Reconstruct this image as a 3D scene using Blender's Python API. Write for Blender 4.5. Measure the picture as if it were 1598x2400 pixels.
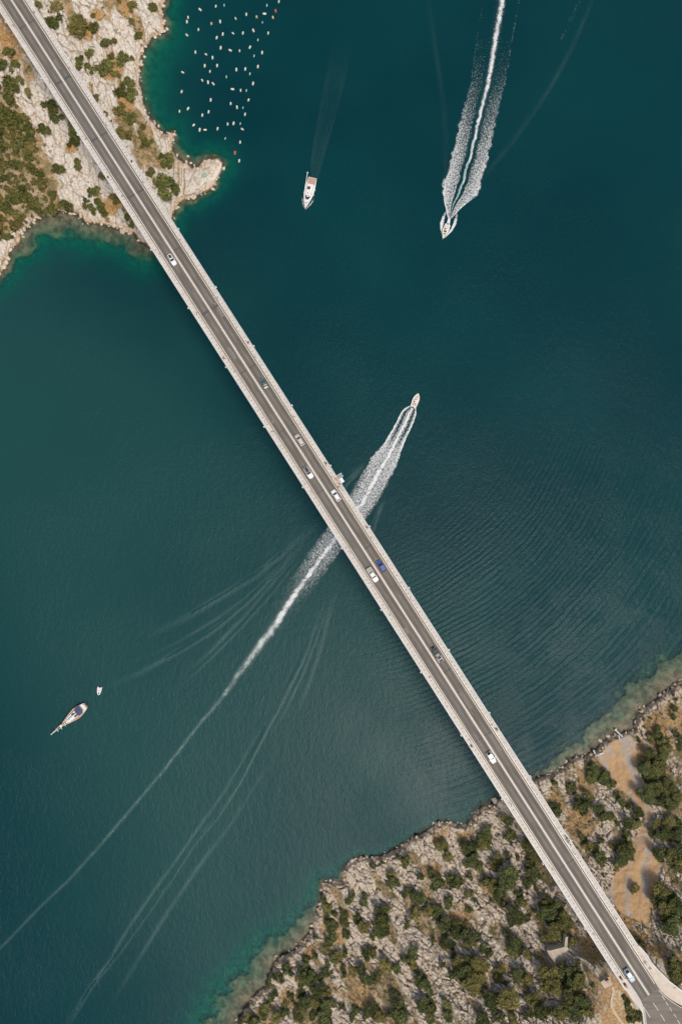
import bpy, bmesh, math, random
import numpy as np
from mathutils import Vector, Matrix

for o in list(bpy.data.objects):
    bpy.data.objects.remove(o)
S = bpy.context.scene
C = S.collection
R = math.radians
random.seed(7)
rng = np.random.default_rng(7)

# ------------------------------------------------------------------ camera
CAM_H, PITCH, FPX, CX, CY = 272.0, R(3.5), 1600.0, 799.0, 1200.0
cam = bpy.data.cameras.new('camera')
cam.sensor_fit = 'VERTICAL'
cam.sensor_height = 36.0
cam.lens = 24.0
cam.clip_start = 1.0
cam.clip_end = 6000.0
camo = bpy.data.objects.new('camera', cam)
C.objects.link(camo)
camo.location = (0, 0, CAM_H)
camo.rotation_euler = (PITCH, 0, 0)
S.camera = camo

# ------------------------------------------------------------------ sky, sun, exposure
SUN_EL, SUN_AZ = R(67.5), math.atan2(0.77, -1.0)   # azimuth measured from +Y towards +X
w = bpy.data.worlds.new('World')
S.world = w
w.use_nodes = True
wn = w.node_tree
bg = wn.nodes['Background']
sky = wn.nodes.new('ShaderNodeTexSky')
sky.sky_type = 'NISHITA'
sky.sun_disc = False
sky.sun_elevation = SUN_EL
sky.sun_rotation = SUN_AZ
sky.dust_density = 3.0
hz = wn.nodes.new('ShaderNodeHueSaturation')   # thin summer haze greys the blue
hz.inputs['Saturation'].default_value = 0.80
wn.links.new(sky.outputs[0], hz.inputs['Color'])
wn.links.new(hz.outputs[0], bg.inputs[0])
bg.inputs[1].default_value = 0.125
sun = bpy.data.lights.new('sun', 'SUN')
sun.energy = 2.8
sun.angle = R(14)
sun.color = (1.0, 0.93, 0.83)
suno = bpy.data.objects.new('sun', sun)
C.objects.link(suno)
sd = Vector((math.sin(SUN_AZ) * math.cos(SUN_EL), math.cos(SUN_AZ) * math.cos(SUN_EL), math.sin(SUN_EL)))
suno.rotation_euler = sd.to_track_quat('Z', 'Y').to_euler()
suno.location = sd * 400
S.view_settings.view_transform = 'Standard'
S.view_settings.look = 'None'
S.view_settings.gamma = 1.0
S.view_settings.exposure = 0.0
S.view_settings.use_curve_mapping = False

# ------------------------------------------------------------------ survey: photograph point + height -> ground point
cT, sT = math.cos(PITCH), math.sin(PITCH)
def PN(px, py, z):
    u = (np.asarray(px, float) - CX) / FPX
    v = (CY - np.asarray(py, float)) / FPX
    t = (CAM_H - z) / (cT - v * sT)
    return t * u, t * (sT + v * cT)
def P(px, py, z=0.0):
    x, y = PN(px, py, z)
    return Vector((float(x), float(y), float(z)))

# ------------------------------------------------------------------ numpy noise
def hsh(ix, iy, seed=0):
    n = (ix.astype(np.int64) * 374761393 + iy.astype(np.int64) * 668265263 + seed * 974634777) & 0xFFFFFFFF
    n = ((n ^ (n >> 13)) * 1274126177) & 0xFFFFFFFF
    n = ((n ^ (n >> 15)) * 2246822519) & 0xFFFFFFFF
    return ((n ^ (n >> 16)) & 0xFFFFFF) / float(0x1000000)
def vnoise(x, y, seed=0):
    ix, iy = np.floor(x), np.floor(y)
    fx, fy = x - ix, y - iy
    fx = fx * fx * (3 - 2 * fx); fy = fy * fy * (3 - 2 * fy)
    a = hsh(ix, iy, seed); b = hsh(ix + 1, iy, seed)
    c = hsh(ix, iy + 1, seed); d = hsh(ix + 1, iy + 1, seed)
    return (a * (1 - fx) + b * fx) * (1 - fy) + (c * (1 - fx) + d * fx) * fy
def fbm(x, y, o=4, seed=0):
    s, a, t = 0.0, 1.0, 0.0
    for i in range(o):
        s = s + a * vnoise(x, y, seed + i * 17); t += a
        x = x * 2.03 + 11.3; y = y * 2.03 - 7.7; a *= 0.5
    return s / t
def voro(x, y, seed=0):
    ix, iy = np.floor(x), np.floor(y)
    f1 = np.full(x.shape, 9.0); f2 = np.full(x.shape, 9.0); cid = np.zeros(x.shape)
    for dx in (-1, 0, 1):
        for dy in (-1, 0, 1):
            gx, gy = ix + dx, iy + dy
            d = np.hypot(gx + hsh(gx, gy, seed) - x, gy + hsh(gx, gy, seed + 5) - y)
            h = hsh(gx, gy, seed + 9)
            m = d < f1
            f2 = np.where(m, f1, np.minimum(f2, d))
            cid = np.where(m, h, cid)
            f1 = np.where(m, d, f1)
    return f1, f2, cid
def sstep(a, b, x):
    t = np.clip((x - a) / (b - a), 0, 1)
    return t * t * (3 - 2 * t)
def seg_dist(px, py, pts, closed=True):
    best = np.full(np.shape(px), 1e9)
    n = len(pts)
    for i in range(n if closed else n - 1):
        ax, ay = pts[i]; bx, by = pts[(i + 1) % n]
        dx, dy = bx - ax, by - ay
        L2 = dx * dx + dy * dy + 1e-9
        t = np.clip(((px - ax) * dx + (py - ay) * dy) / L2, 0, 1)
        best = np.minimum(best, (px - ax - t * dx) ** 2 + (py - ay - t * dy) ** 2)
    return np.sqrt(best)
def inside(px, py, pts):
    r = np.zeros(np.shape(px), bool)
    n = len(pts)
    for i in range(n):
        ax, ay = pts[i]; bx, by = pts[(i + 1) % n]
        c = (ay > py) != (by > py)
        xi = (bx - ax) * (py - ay) / (by - ay + 1e-12) + ax
        r ^= c & (px < xi)
    return r
def poly_sd(px, py, pts):
    d = seg_dist(px, py, pts)
    return np.where(inside(px, py, pts), d, -d)

# ------------------------------------------------------------------ object helpers
def tag(o, label=None, cat=None, group=None, kind=None):
    if label: o['label'] = label
    if cat: o['category'] = cat
    if group: o['group'] = group
    if kind: o['kind'] = kind
    return o
def empty(name, loc, rz=0.0, label=None, cat=None, group=None, scale=None):
    o = bpy.data.objects.new(name, None)
    C.objects.link(o)
    o.location = loc
    o.rotation_euler = (0, 0, rz)
    if scale is not None: o.scale = (scale, scale, scale) if not hasattr(scale, '__len__') else scale
    o.empty_display_size = 0.3
    return tag(o, label, cat, group)
def link(name, me, parent=None):
    o = bpy.data.objects.new(name, me)
    C.objects.link(o)
    if parent: o.parent = parent
    return o
class MB:
    def __init__(s): s.v = []; s.f = []
    def add(s, vs, fs):
        b = len(s.v)
        s.v += [tuple(v) for v in vs]
        s.f += [tuple(i + b for i in f) for f in fs]
        return s
    def box(s, x0, x1, y0, y1, z0, z1):
        return s.add([(x0, y0, z0), (x1, y0, z0), (x1, y1, z0), (x0, y1, z0), (x0, y0, z1), (x1, y0, z1), (x1, y1, z1), (x0, y1, z1)],
                     [(0, 3, 2, 1), (4, 5, 6, 7), (0, 1, 5, 4), (1, 2, 6, 5), (2, 3, 7, 6), (3, 0, 4, 7)])
    def quad(s, a, b, c, d): return s.add([a, b, c, d], [(0, 1, 2, 3)])
    def loft(s, rings, cap=True, closed=True):
        n = len(rings[0]); vs = [p for r in rings for p in r]; fs = []
        for i in range(len(rings) - 1):
            for j in range(n if closed else n - 1):
                k = (j + 1) % n
                fs.append((i * n + j, i * n + k, (i + 1) * n + k, (i + 1) * n + j))
        if cap:
            fs.append(tuple(reversed(range(n)))); fs.append(tuple((len(rings) - 1) * n + j for j in range(n)))
        return s.add(vs, fs)
    def tube(s, a, b, r0, r1=None, n=8):
        r1 = r0 if r1 is None else r1
        a, b = Vector(a), Vector(b)
        q = (b - a).to_track_quat('Z', 'Y').to_matrix()
        ring = lambda c, r: [c + q @ Vector((r * math.cos(2 * math.pi * i / n), r * math.sin(2 * math.pi * i / n), 0)) for i in range(n)]
        return s.loft([ring(a, r0), ring(b, r1)])
    def prism(s, pts, z0, z1):
        n = len(pts)
        return s.loft([[(p[0], p[1], z0) for p in pts], [(p[0], p[1], z1) for p in pts]])
    def build(s, name, mat, parent=None, smooth=False, bevel=0.0):
        me = bpy.data.meshes.new(name)
        me.from_pydata([tuple(v) for v in s.v], [], s.f)
        bm = bmesh.new(); bm.from_mesh(me)
        if bevel > 0:
            bmesh.ops.bevel(bm, geom=[e for e in bm.edges if e.is_manifold and e.calc_face_angle(0) > 0.5], offset=bevel, segments=2, affect='EDGES', clamp_overlap=True)
        bmesh.ops.recalc_face_normals(bm, faces=bm.faces)
        bm.to_mesh(me); bm.free()
        if smooth:
            me.polygons.foreach_set('use_smooth', [True] * len(me.polygons))
        me.materials.append(mat)
        return link(name, me, parent)
def flat_poly(pts, z0, z1):
    """closed slab over a plan polygon (list of xy)"""
    return MB().prism(pts, z0, z1)
def grid_mesh(name, X, Y, Z, mat, keep=None, attrs=None, smooth=True):
    h, wd = X.shape
    idx = np.arange(h * wd).reshape(h, wd)
    q = np.stack([idx[:-1, :-1], idx[1:, :-1], idx[1:, 1:], idx[:-1, 1:]], -1).reshape(-1, 4)
    if keep is not None:
        q = q[keep.reshape(-1)]
    used = np.unique(q)
    remap = np.full(h * wd, -1); remap[used] = np.arange(len(used))
    q = remap[q]
    co = np.stack([X.ravel()[used], Y.ravel()[used], Z.ravel()[used]], -1)
    me = bpy.data.meshes.new(name)
    me.vertices.add(len(co)); me.vertices.foreach_set('co', co.astype(np.float32).ravel())
    me.loops.add(len(q) * 4); me.loops.foreach_set('vertex_index', q.astype(np.int32).ravel())
    me.polygons.add(len(q)); me.polygons.foreach_set('loop_start', np.arange(0, len(q) * 4, 4, dtype=np.int32))
    me.polygons.foreach_set('use_smooth', np.full(len(q), smooth))
    me.update(calc_edges=True)
    for k, a in (attrs or {}).items():
        if a.ndim == 3:
            at = me.attributes.new(k, 'FLOAT_COLOR', 'POINT')
            at.data.foreach_set('color', a.reshape(-1, 4)[used].astype(np.float32).ravel())
        else:
            at = me.attributes.new(k, 'FLOAT', 'POINT')
            at.data.foreach_set('value', a.ravel()[used].astype(np.float32))
    me.validate()
    me.materials.append(mat)
    return me

# ------------------------------------------------------------------ materials
class N:
    def __init__(s, name):
        s.m = bpy.data.materials.new(name); s.m.use_nodes = True
        s.t = s.m.node_tree; s.t.nodes.clear()
        s.out = s.t.nodes.new('ShaderNodeOutputMaterial')
    def n(s, typ, **kw):
        nd = s.t.nodes.new('ShaderNode' + typ)
        for k, v in kw.items():
            if k.startswith('i_'):
                key = k[2:]
                key = int(key) if key.isdigit() else key.replace('_', ' ')
                if hasattr(v, 'is_linked') or isinstance(v, bpy.types.NodeSocket): s.t.links.new(v, nd.inputs[key])
                else: nd.inputs[key].default_value = v
            else: setattr(nd, k, v)
        return nd
    def math(s, op, a, b=None, c=None, clamp=False):
        nd = s.t.nodes.new('ShaderNodeMath'); nd.operation = op; nd.use_clamp = clamp
        for i, v in enumerate((a, b, c)):
            if v is None: continue
            if isinstance(v, bpy.types.NodeSocket): s.t.links.new(v, nd.inputs[i])
            else: nd.inputs[i].default_value = v
        return nd.outputs[0]
    def ramp(s, fac, a, b):
        nd = s.n('MapRange', i_0=fac, i_1=a, i_2=b); nd.interpolation_type = 'SMOOTHSTEP'
        return nd.outputs[0]
    def mix(s, fac, a, b):
        nd = s.t.nodes.new('ShaderNodeMix'); nd.data_type = 'RGBA'
        for k, v in ((0, fac), (6, a), (7, b)):
            if isinstance(v, bpy.types.NodeSocket): s.t.links.new(v, nd.inputs[k])
            else: nd.inputs[k].default_value = (v if k == 0 else (tuple(v) + (1,))[:4])
        return nd.outputs[2]
    def noise(s, vec, scale, detail=4, rough=0.55, dist=0.0):
        nd = s.n('TexNoise', i_Scale=scale, i_Detail=detail, i_Roughness=rough, i_Distortion=dist)
        if vec is not None: s.t.links.new(vec, nd.inputs['Vector'])
        return nd.outputs[0]
    def l(s, a, b): s.t.links.new(a, b)
    def coord(s, kind='Object'): return s.n('TexCoord').outputs[kind]
    def pos(s): return s.n('NewGeometry').outputs['Position']
    def mapping(s, vec, rot=(0, 0, 0), scale=(1, 1, 1), loc=(0, 0, 0)):
        nd = s.n('Mapping'); s.l(vec, nd.inputs[0])
        nd.inputs['Rotation'].default_value = rot; nd.inputs['Scale'].default_value = scale; nd.inputs['Location'].default_value = loc
        return nd.outputs[0]
    def bsdf(s, color, rough=0.6, metal=0.0, bump=None, bstr=0.3, bdist=0.05, spec=0.5, coat=0.0):
        p = s.n('BsdfPrincipled')
        for k, v in (('Base Color', color), ('Roughness', rough), ('Metallic', metal), ('Specular IOR Level', spec), ('Coat Weight', coat)):
            if isinstance(v, bpy.types.NodeSocket): s.l(v, p.inputs[k])
            else: p.inputs[k].default_value = (tuple(v) + (1,))[:4] if k == 'Base Color' else v
        if bump is not None:
            b = s.n('Bump', i_Strength=bstr, i_Distance=bdist, i_Height=bump)
            s.l(b.outputs[0], p.inputs['Normal'])
        s.l(p.outputs[0], s.out.inputs[0])
        return p
_mc = {}
def plain(name, col, rough=0.55, metal=0.0, var=0.12, scale=3.0, coat=0.0, spec=0.5):
    """coloured material with a little procedural wear"""
    if name in _mc: return _mc[name]
    k = N(name)
    nz = k.noise(k.coord(), scale, 5)
    d = tuple(c * (1 - var) for c in col); b = tuple(min(1, c * (1 + var)) for c in col)
    k.bsdf(k.mix(k.ramp(nz, 0.3, 0.7), d, b), rough, metal, spec=spec, coat=coat)
    _mc[name] = k.m
    return k.m

# ================================================================== SETTING: shore outlines (photograph points)
NW = [(430, -1300), (400, -300), (395, -60), (388, 0), (378, 22), (382, 40), (385, 60), (386, 72), (374, 80), (357, 88), (350, 103), (338, 112), (333, 125),
      (330, 140), (328, 155), (327, 170), (325, 190), (330, 210), (333, 228), (337, 245), (343, 262), (350, 275), (362, 290), (371, 300), (380, 315),
      (392, 313), (406, 308), (408, 317), (403, 339), (406, 355), (419, 375), (433, 383), (444, 390), (454, 393), (467, 390), (471, 383), (482, 376),
      (491, 371), (509, 373), (523, 381), (519, 393), (509, 413), (504, 423), (506, 431), (496, 441), (482, 449), (466, 457), (452, 464), (437, 466),
      (426, 468), (419, 477), (409, 496), (403, 506), (375, 545), (346, 573), (329, 566), (314, 545), (285, 538), (255, 528), (232, 524), (200, 520), (193, 506), (164, 495),
      (136, 495), (107, 506), (82, 515), (68, 527), (54, 538), (48, 552), (43, 573), (25, 586), (18, 606), (14, 627), (2, 638), (-40, 660), (-200, 720), (-420, 760), (-1500, 1000), (-1500, -1300)]
SE = [(100, 3400), (400, 2720), (500, 2480), (556, 2400), (575, 2370), (596, 2333), (627, 2309), (636, 2275), (645, 2254), (664, 2239), (691, 2226), (713, 2199), (731, 2180),
      (740, 2144), (751, 2119), (755, 2095), (757, 2070), (777, 2067), (802, 2066), (804, 2036), (821, 2018), (844, 2006), (872, 2010), (899, 2004), (930, 1987), (942, 1980),
      (960, 1967), (984, 1955), (1005, 1944), (1027, 1927), (1045, 1924), (1073, 1932), (1091, 1933), (1104, 1921), (1113, 1903), (1131, 1888), (1153, 1886), (1165, 1872), (1185, 1862), (1215, 1845),
      (1250, 1827), (1263, 1820), (1287, 1815), (1305, 1805), (1321, 1800), (1332, 1784), (1351, 1771), (1372, 1773), (1391, 1760), (1412, 1738), (1431, 1724), (1454, 1719),
      (1471, 1713), (1484, 1711), (1486, 1692), (1494, 1677), (1501, 1663), (1517, 1652), (1534, 1643), (1547, 1629), (1566, 1618), (1581, 1605), (1598, 1593), (1700, 1540), (1900, 1480),
      (2400, 1380), (3300, 1300), (3300, 3400)]
SHELF = [(400, 20, 12, 22), (400, 70, 16, 24), (340, 110, 6, 60), (340, 180, 9, 55), (345, 240, 9, 45), (375, 300, 8, 25), (405, 305, 8, 18), (430, 370, 22, 20), (520, 385, 7, 22),
         (505, 450, 10, 14), (430, 490, 13, 18), (330, 575, 32, 30), (230, 540, 34, 30), (130, 520, 52, 30), (60, 560, 36, 28), (20, 630, 18, 20),
         (560, 2390, 62, 42), (640, 2270, 50, 36), (720, 2180, 34, 28), (755, 2090, 10, 20), (830, 2010, 4, 8), (940, 1975, 4, 9), (1050, 1920, 5, 10), (1130, 1885, 6, 14),
         (1250, 1820, 12, 14), (1350, 1765, 32, 16), (1440, 1715, 50, 16), (1500, 1660, 62, 18), (1598, 1580, 62, 20), (1900, 1450, 50, 30)]
TRACK = [(1400, 1768), (1414, 1794), (1434, 1825), (1444, 1842), (1480, 1870), (1488, 1896), (1508, 1915), (1500, 1942), (1484, 1965), (1487, 2013), (1462, 2027), (1436, 2056),
         (1425, 2091), (1433, 2117), (1468, 2147), (1500, 2160), (1516, 2168), (1529, 2123), (1535, 2077), (1550, 2037), (1537, 2016), (1532, 1987), (1516, 1947), (1515, 1928), (1526, 1913),
         (1527, 1898), (1504, 1866), (1509, 1845), (1495, 1823), (1495, 1798), (1487, 1740), (1473, 1724), (1452, 1726), (1425, 1745)]
ROADLINE = [(1200, 1829), (1300, 1989), (1522, 2336), (1600, 2460), (1700, 2640), (1950, 3100), (2150, 3500)]
FOREST = [(-60, 150), (-10, 190), (25, 215), (45, 250), (70, 300), (92, 345), (85, 362), (100, 400), (115, 440), (140, 470), (165, 480), (150, 492), (110, 498), (62, 518), (32, 540), (-10, 548), (-60, 560)]
DRY = [(20, 90, 70), (0, 60, 60), (1460, 2170, 60), (1480, 2210, 60), (1400, 2220, 50), (1430, 2330, 70), (1440, 2380, 60), (1500, 2120, 30), (750, 2170, 30), (790, 2190, 35), (720, 2230, 25),
       (1030, 1950, 30), (1090, 1945, 25), (1010, 2040, 30), (1370, 1840, 30), (1360, 1930, 50), (300, 15, 25), (230, 35, 20), (210, 75, 30), (265, 165, 35), (300, 245, 30), (170, 345, 20), (260, 480, 30), (430, 385, 25), (1545, 2230, 30), (680, 2340, 30), (850, 2330, 40),
       (1500, 1770, 40), (1560, 1690, 60), (1080, 2150, 40), (1290, 1890, 40)]

def terrain(px, py, land):
    """height and surface masks of the rocky shores at photograph points; land = 0 north-west, 1 south-east"""
    px = np.asarray(px, float); py = np.asarray(py, float)
    s0 = poly_sd(px, py, NW if land == 0 else SE)
    s = s0 + 5.0 * (fbm(px / 9, py / 9, 3, 3) - 0.5) * sstep(-30, 0, s0)
    # bedding direction
    dx, dy = (0.36, 0.93) if land == 0 else (0.60, 0.80)
    if land == 0:
        k = sstep(395, 440, px)
        dx = dx * (1 - k) + (-0.30) * k
    wx = px + 18 * (fbm(px / 60, py / 60, 3, 21) - 0.5) + 5 * (fbm(px / 12, py / 12, 2, 22) - 0.5)
    wy = py + 18 * (fbm(px / 60 + 9, py / 60, 3, 23) - 0.5) + 5 * (fbm(px / 12, py / 12, 2, 24) - 0.5)
    a = wx * dx + wy * dy
    b = wx * dy - wy * dx
    f1, f2, c1 = voro(a / 44, b / 14, 31)
    g1, g2, c2 = voro(a / 17, b / 7.5, 41)
    h1, h2, c3 = voro(a / 7.5, b / 4.8, 43)
    stri = np.abs(fbm(a / 34, b / 4.2, 3, 45) - 0.5) * 2
    band = fbm(a / 95, b / 24, 3, 51)
    rock = sstep(0.40, 0.50, band + 0.30 * np.exp(-np.maximum(s, 0) / 16) + 0.06)
    if land == 0:
        rock = rock * (1 - 0.85 * sstep(-6, 8, poly_sd(px, py, FOREST) + 34 * (fbm(px / 16, py / 16, 3, 131) - 0.5)))
    dry = np.zeros(px.shape)
    for (x, y, r) in DRY:
        d = ((px - x) ** 2 + (py - y) ** 2) / (r * r)
        dry = np.maximum(dry, np.exp(-d * 1.1))
    dry = sstep(0.22, 0.75, dry * (0.15 + 1.5 * fbm(px / 13, py / 13, 4, 61)))
    rock = rock * (1 - 0.8 * dry * sstep(8, 30, s))
    if land == 1:
        tr = sstep(-2, 3, poly_sd(px, py, TRACK) + 9 * (fbm(px / 7, py / 7, 4, 71) - 0.30))
        orange = fbm((px - 0.40 * py * (1 - sstep(1900, 1990, py)) - 0.05 * py) / 13, (py + 0.3 * px) / 90, 3, 75)
    else:
        tr = np.zeros(px.shape); orange = tr
    rock = rock * (1 - tr)
    sl = 0.050 if land == 0 else 0.066
    sp = np.maximum(s, 0)
    z = 0.25 + (1.2 if land == 0 else 1.3) * sstep(0, 13, sp) + sl * sp
    z = np.minimum(z, (24 if land == 0 else 40) + 0.012 * sp)
    z += 1.6 * (fbm(px / 70, py / 70, 3, 81) - 0.5) * sstep(5, 60, sp)
    amp = sstep(-1, 5, s)
    amp = amp * ((1 - sstep(100, 120, -px)) * (1 - sstep(100, 120, -py)) if land == 0 else (1 - sstep(1660, 1700, px)) * (1 - sstep(2470, 2500, py)))
    crack1 = 1 - sstep(0.01, 0.11, f2 - f1); crack2 = 1 - sstep(0.01, 0.15, g2 - g1); crack3 = 1 - sstep(0.02, 0.20, h2 - h1)
    zr = 0.9 * (c1 - 0.4) + 0.32 * (c2 - 0.5) + 0.14 * (c3 - 0.5) - 0.75 * crack1 - 0.42 * crack2 - 0.12 * crack3 - 0.38 * (1 - sstep(0.0, 0.20, stri)) + 0.25
    z += amp * rock * zr
    z += amp * (1 - rock) * (1 - 0.8 * tr) * (0.35 * (fbm(px / 6, py / 6, 3, 91) - 0.5) - 0.1)
    z += amp * (1 - rock) * (1 - tr) * sstep(0.72, 0.85, c2) * 0.35
    if land == 1:
        d = seg_dist(px, py, ROADLINE, False)
        half = 58 + 45 * sstep(2300, 2420, py)
        z = np.minimum(z, 38.3 + np.maximum(0, d - half) * 0.09)
        # made ground carrying the approach road
        k = 1 - sstep(half - 4, half + 80, d)
        z = z * (1 - k * sstep(2190, 2320, py)) + 39.2 * k * sstep(2190, 2320, py)
    # below the water line: a rocky shelf, then the drop-off
    ws = np.zeros(px.shape); gs = np.zeros(px.shape); tw = np.zeros(px.shape)
    for (x, y, wv, gv) in SHELF:
        q = 1.0 / (((px - x) ** 2 + (py - y) ** 2) ** 1.6 + 30)
        ws += q * wv; gs += q * gv; tw += q
    ws = ws / tw * (0.55 + 0.9 * fbm(px / 18, py / 18, 4, 101)); gs = gs / tw
    dd = np.maximum(-s, 0)
    dep = 0.10 + 0.60 * np.clip(dd / ws, 0, 1) ** 1.6 + 15 * (1 - np.exp(-np.maximum(dd - ws, 0) / (gs * 3.4)))
    dep = dep - 0.30 * (c2 - 0.4) * sstep(0, 6, dd) * (1 - sstep(ws, ws + 12, dd))
    dep = np.maximum(dep, 0.06)
    z = np.where(s > 0, z, 0.22 - np.minimum(dd, 3) * 0.08 - dep * sstep(0, 4, dd))
    algae = sstep(0.34, 0.58, fbm(px / 16, py / 16, 3, 111) + 0.12) * (1 - sstep(0.3, 1.3, np.maximum(z, 0))) * (1 - sstep(1.0, 3.5, s)) * sstep(-9, -1, s)
    sub = 1 - sstep(-2.0, 0.0, s)
    crev = np.clip(0.8 * crack1 + 0.55 * crack2, 0, 1) * rock
    return dict(z=z, s=s, rock=rock, dry=dry, tr=tr, orange=orange, algae=algae, sub=sub, crev=crev, dep=np.maximum(-z, 0))
ZG = {}
def Hs(px, py, land):
    xs, ys, Z = ZG[land]
    i = int(np.argmin(np.abs(ys - py))); j = int(np.argmin(np.abs(xs - px)))
    return float(Z[i, j])

# ------------------------------------------------------------------ terrain material
def terrain_mat(name, light, mid, warm, soil, drygrass, sb):
    k = N(name)
    at = k.n('Attribute', attribute_name='mask'); sp = k.n('SeparateColor'); k.l(at.outputs['Color'], sp.inputs[0])
    rock, dry, track = sp.outputs[0], sp.outputs[1], sp.outputs[2]
    at2 = k.n('Attribute', attribute_name='mask2'); s2 = k.n('SeparateColor'); k.l(at2.outputs['Color'], s2.inputs[0])
    algae, sub, orange = s2.outputs[0], s2.outputs[1], s2.outputs[2]
    crev = at2.outputs['Alpha']
    p = k.pos()
    n1 = k.noise(p, 0.35, 6, 0.62); n2 = k.noise(p, 1.7, 6, 0.68); n3 = k.noise(p, 5.0, 4, 0.7); n4 = k.noise(p, 0.12, 4)
    rc = k.mix(k.ramp(n2, 0.38, 0.62), mid, light)
    rc = k.mix(k.math('MULTIPLY', k.ramp(n1, 0.52, 0.68), 0.55), rc, warm)
    rc = k.mix(k.math('MULTIPLY', k.ramp(n3, 0.60, 0.74), 0.30), rc, tuple(c * 0.6 for c in mid))
    rc = k.mix(k.math('MULTIPLY', k.math('MULTIPLY', at.outputs['Alpha'], k.ramp(n1, 0.30, 0.58)), 0.75), rc, (0.56, 0.40, 0.26))
    rc = k.mix(k.math('MULTIPLY', crev, 0.75), rc, tuple(c * 0.62 for c in soil))
    sc = k.mix(k.ramp(n2, 0.35, 0.65), tuple(c * 0.6 for c in soil), tuple(c * 1.25 for c in soil))
    sc = k.mix(k.ramp(n3, 0.55, 0.66), sc, tuple(c * 0.8 for c in mid))
    sc = k.mix(k.math('MULTIPLY', k.ramp(n1, 0.42, 0.58), 0.8), sc, (0.135, 0.120, 0.052))
    dg = k.mix(k.ramp(n2, 0.36, 0.64), tuple(c * 0.55 for c in drygrass), tuple(c * 1.2 for c in drygrass))
    dg = k.mix(k.math('MULTIPLY', k.ramp(n3, 0.5, 0.68), 0.5), dg, (0.40, 0.31, 0.19))
    tc = k.mix(k.ramp(n3, 0.35, 0.65), (0.29, 0.235, 0.185), (0.53, 0.445, 0.365))
    tc = k.mix(k.math('MULTIPLY', k.ramp(k.math('ADD', orange, k.math('MULTIPLY', k.math('SUBTRACT', n2, 0.5), 0.25)), 0.36, 0.55), 0.85), tc, k.mix(k.ramp(n3, 0.35, 0.65), (0.40, 0.225, 0.10), (0.62, 0.385, 0.185)))
    tc = k.mix(k.math('MULTIPLY', k.ramp(n2, 0.60, 0.75), 0.5), tc, (0.34, 0.27, 0.17))
    col = k.mix(rock, sc, rc)
    col = k.mix(k.math('MULTIPLY', dry, k.ramp(rock, 0.95, 0.35)), col, dg)
    col = k.mix(track, col, tc)
    sea = k.mix(k.ramp(n1, 0.38, 0.62), tuple(c * sb for c in (0.13, 0.105, 0.07)), tuple(c * sb for c in (0.30, 0.24, 0.16)))
    sea = k.mix(k.ramp(n3, 0.56, 0.70), sea, (0.05, 0.045, 0.03))
    sea = k.mix(k.math('MULTIPLY', k.ramp(n2, 0.58, 0.72), 0.7), sea, (0.07, 0.06, 0.04))
    col = k.mix(sub, col, sea)
    col = k.mix(k.math('MULTIPLY', algae, 0.88), col, (0.045, 0.030, 0.016))
    hgt = k.math('ADD', k.math('MULTIPLY', n2, 0.6), k.math('MULTIPLY', n3, 0.4))
    k.bsdf(col, 0.9, 0.0, hgt, 0.7, 0.16, spec=0.2)
    return k.m
M_NW = terrain_mat('limestone_pale', (0.64, 0.59, 0.52), (0.46, 0.42, 0.37), (0.52, 0.40, 0.26), (0.36, 0.23, 0.115), (0.40, 0.235, 0.095), 0.62)
M_SE = terrain_mat('limestone_grey', (0.60, 0.515, 0.415), (0.44, 0.365, 0.285), (0.52, 0.38, 0.225), (0.37, 0.25, 0.14), (0.38, 0.24, 0.115), 0.66)

STEP = 2.0
def build_land(land, x0, x1, y0, y1):
    xs = np.concatenate([np.arange(x0 - 1000, x0, 25.0) if land == 0 else [], np.arange(x0, x1, STEP), np.arange(x1, x1 + 1200, 25.0) if land == 1 else []])
    ys = np.concatenate([np.arange(y0 - 900, y0, 25.0) if land == 0 else [], np.arange(y0, y1, STEP), np.arange(y1, y1 + 750, 25.0) if land == 1 else []])
    gx, gy = np.meshgrid(xs, ys)
    T = terrain(gx, gy, land)
    X, Y = PN(gx, gy, T['z'])
    ZG[land] = (xs, ys, T['z'])
    m1 = np.stack([T['rock'], T['dry'], T['tr'], 1 - sstep(3, 20, T['s'])], -1)
    m2 = np.stack([T['algae'], T['sub'], T['orange'], T['crev']], -1)
    qs = np.maximum.reduce([T['s'][:-1, :-1], T['s'][1:, :-1], T['s'][1:, 1:], T['s'][:-1, 1:]])
    keep = qs > -150
    trq = (T['tr'][:-1, :-1] + T['tr'][1:, 1:]) * 0.5 > 0.5
    mat = (M_NW, M_SE)[land]
    at = {'mask': m1, 'mask2': m2}
    t = link('terrain', grid_mesh('terrain', X, Y, T['z'], mat, keep & ~trq, at))
    tag(t, ('pale limestone headland with scrub in the upper left corner', 'grey limestone slope with dark scrub filling the lower right')[land], None, None, 'structure')
    if trq.any():
        d = link('dirt_track', grid_mesh('dirt_track', X, Y, T['z'], mat, keep & trq, at))
        tag(d, 'orange and grey gravel track winding down to the shore', None, None, 'structure')
    return t
LAND = [build_land(0, -120, 680, -120, 800), build_land(1, 440, 1700, 1450, 2500)]

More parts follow.
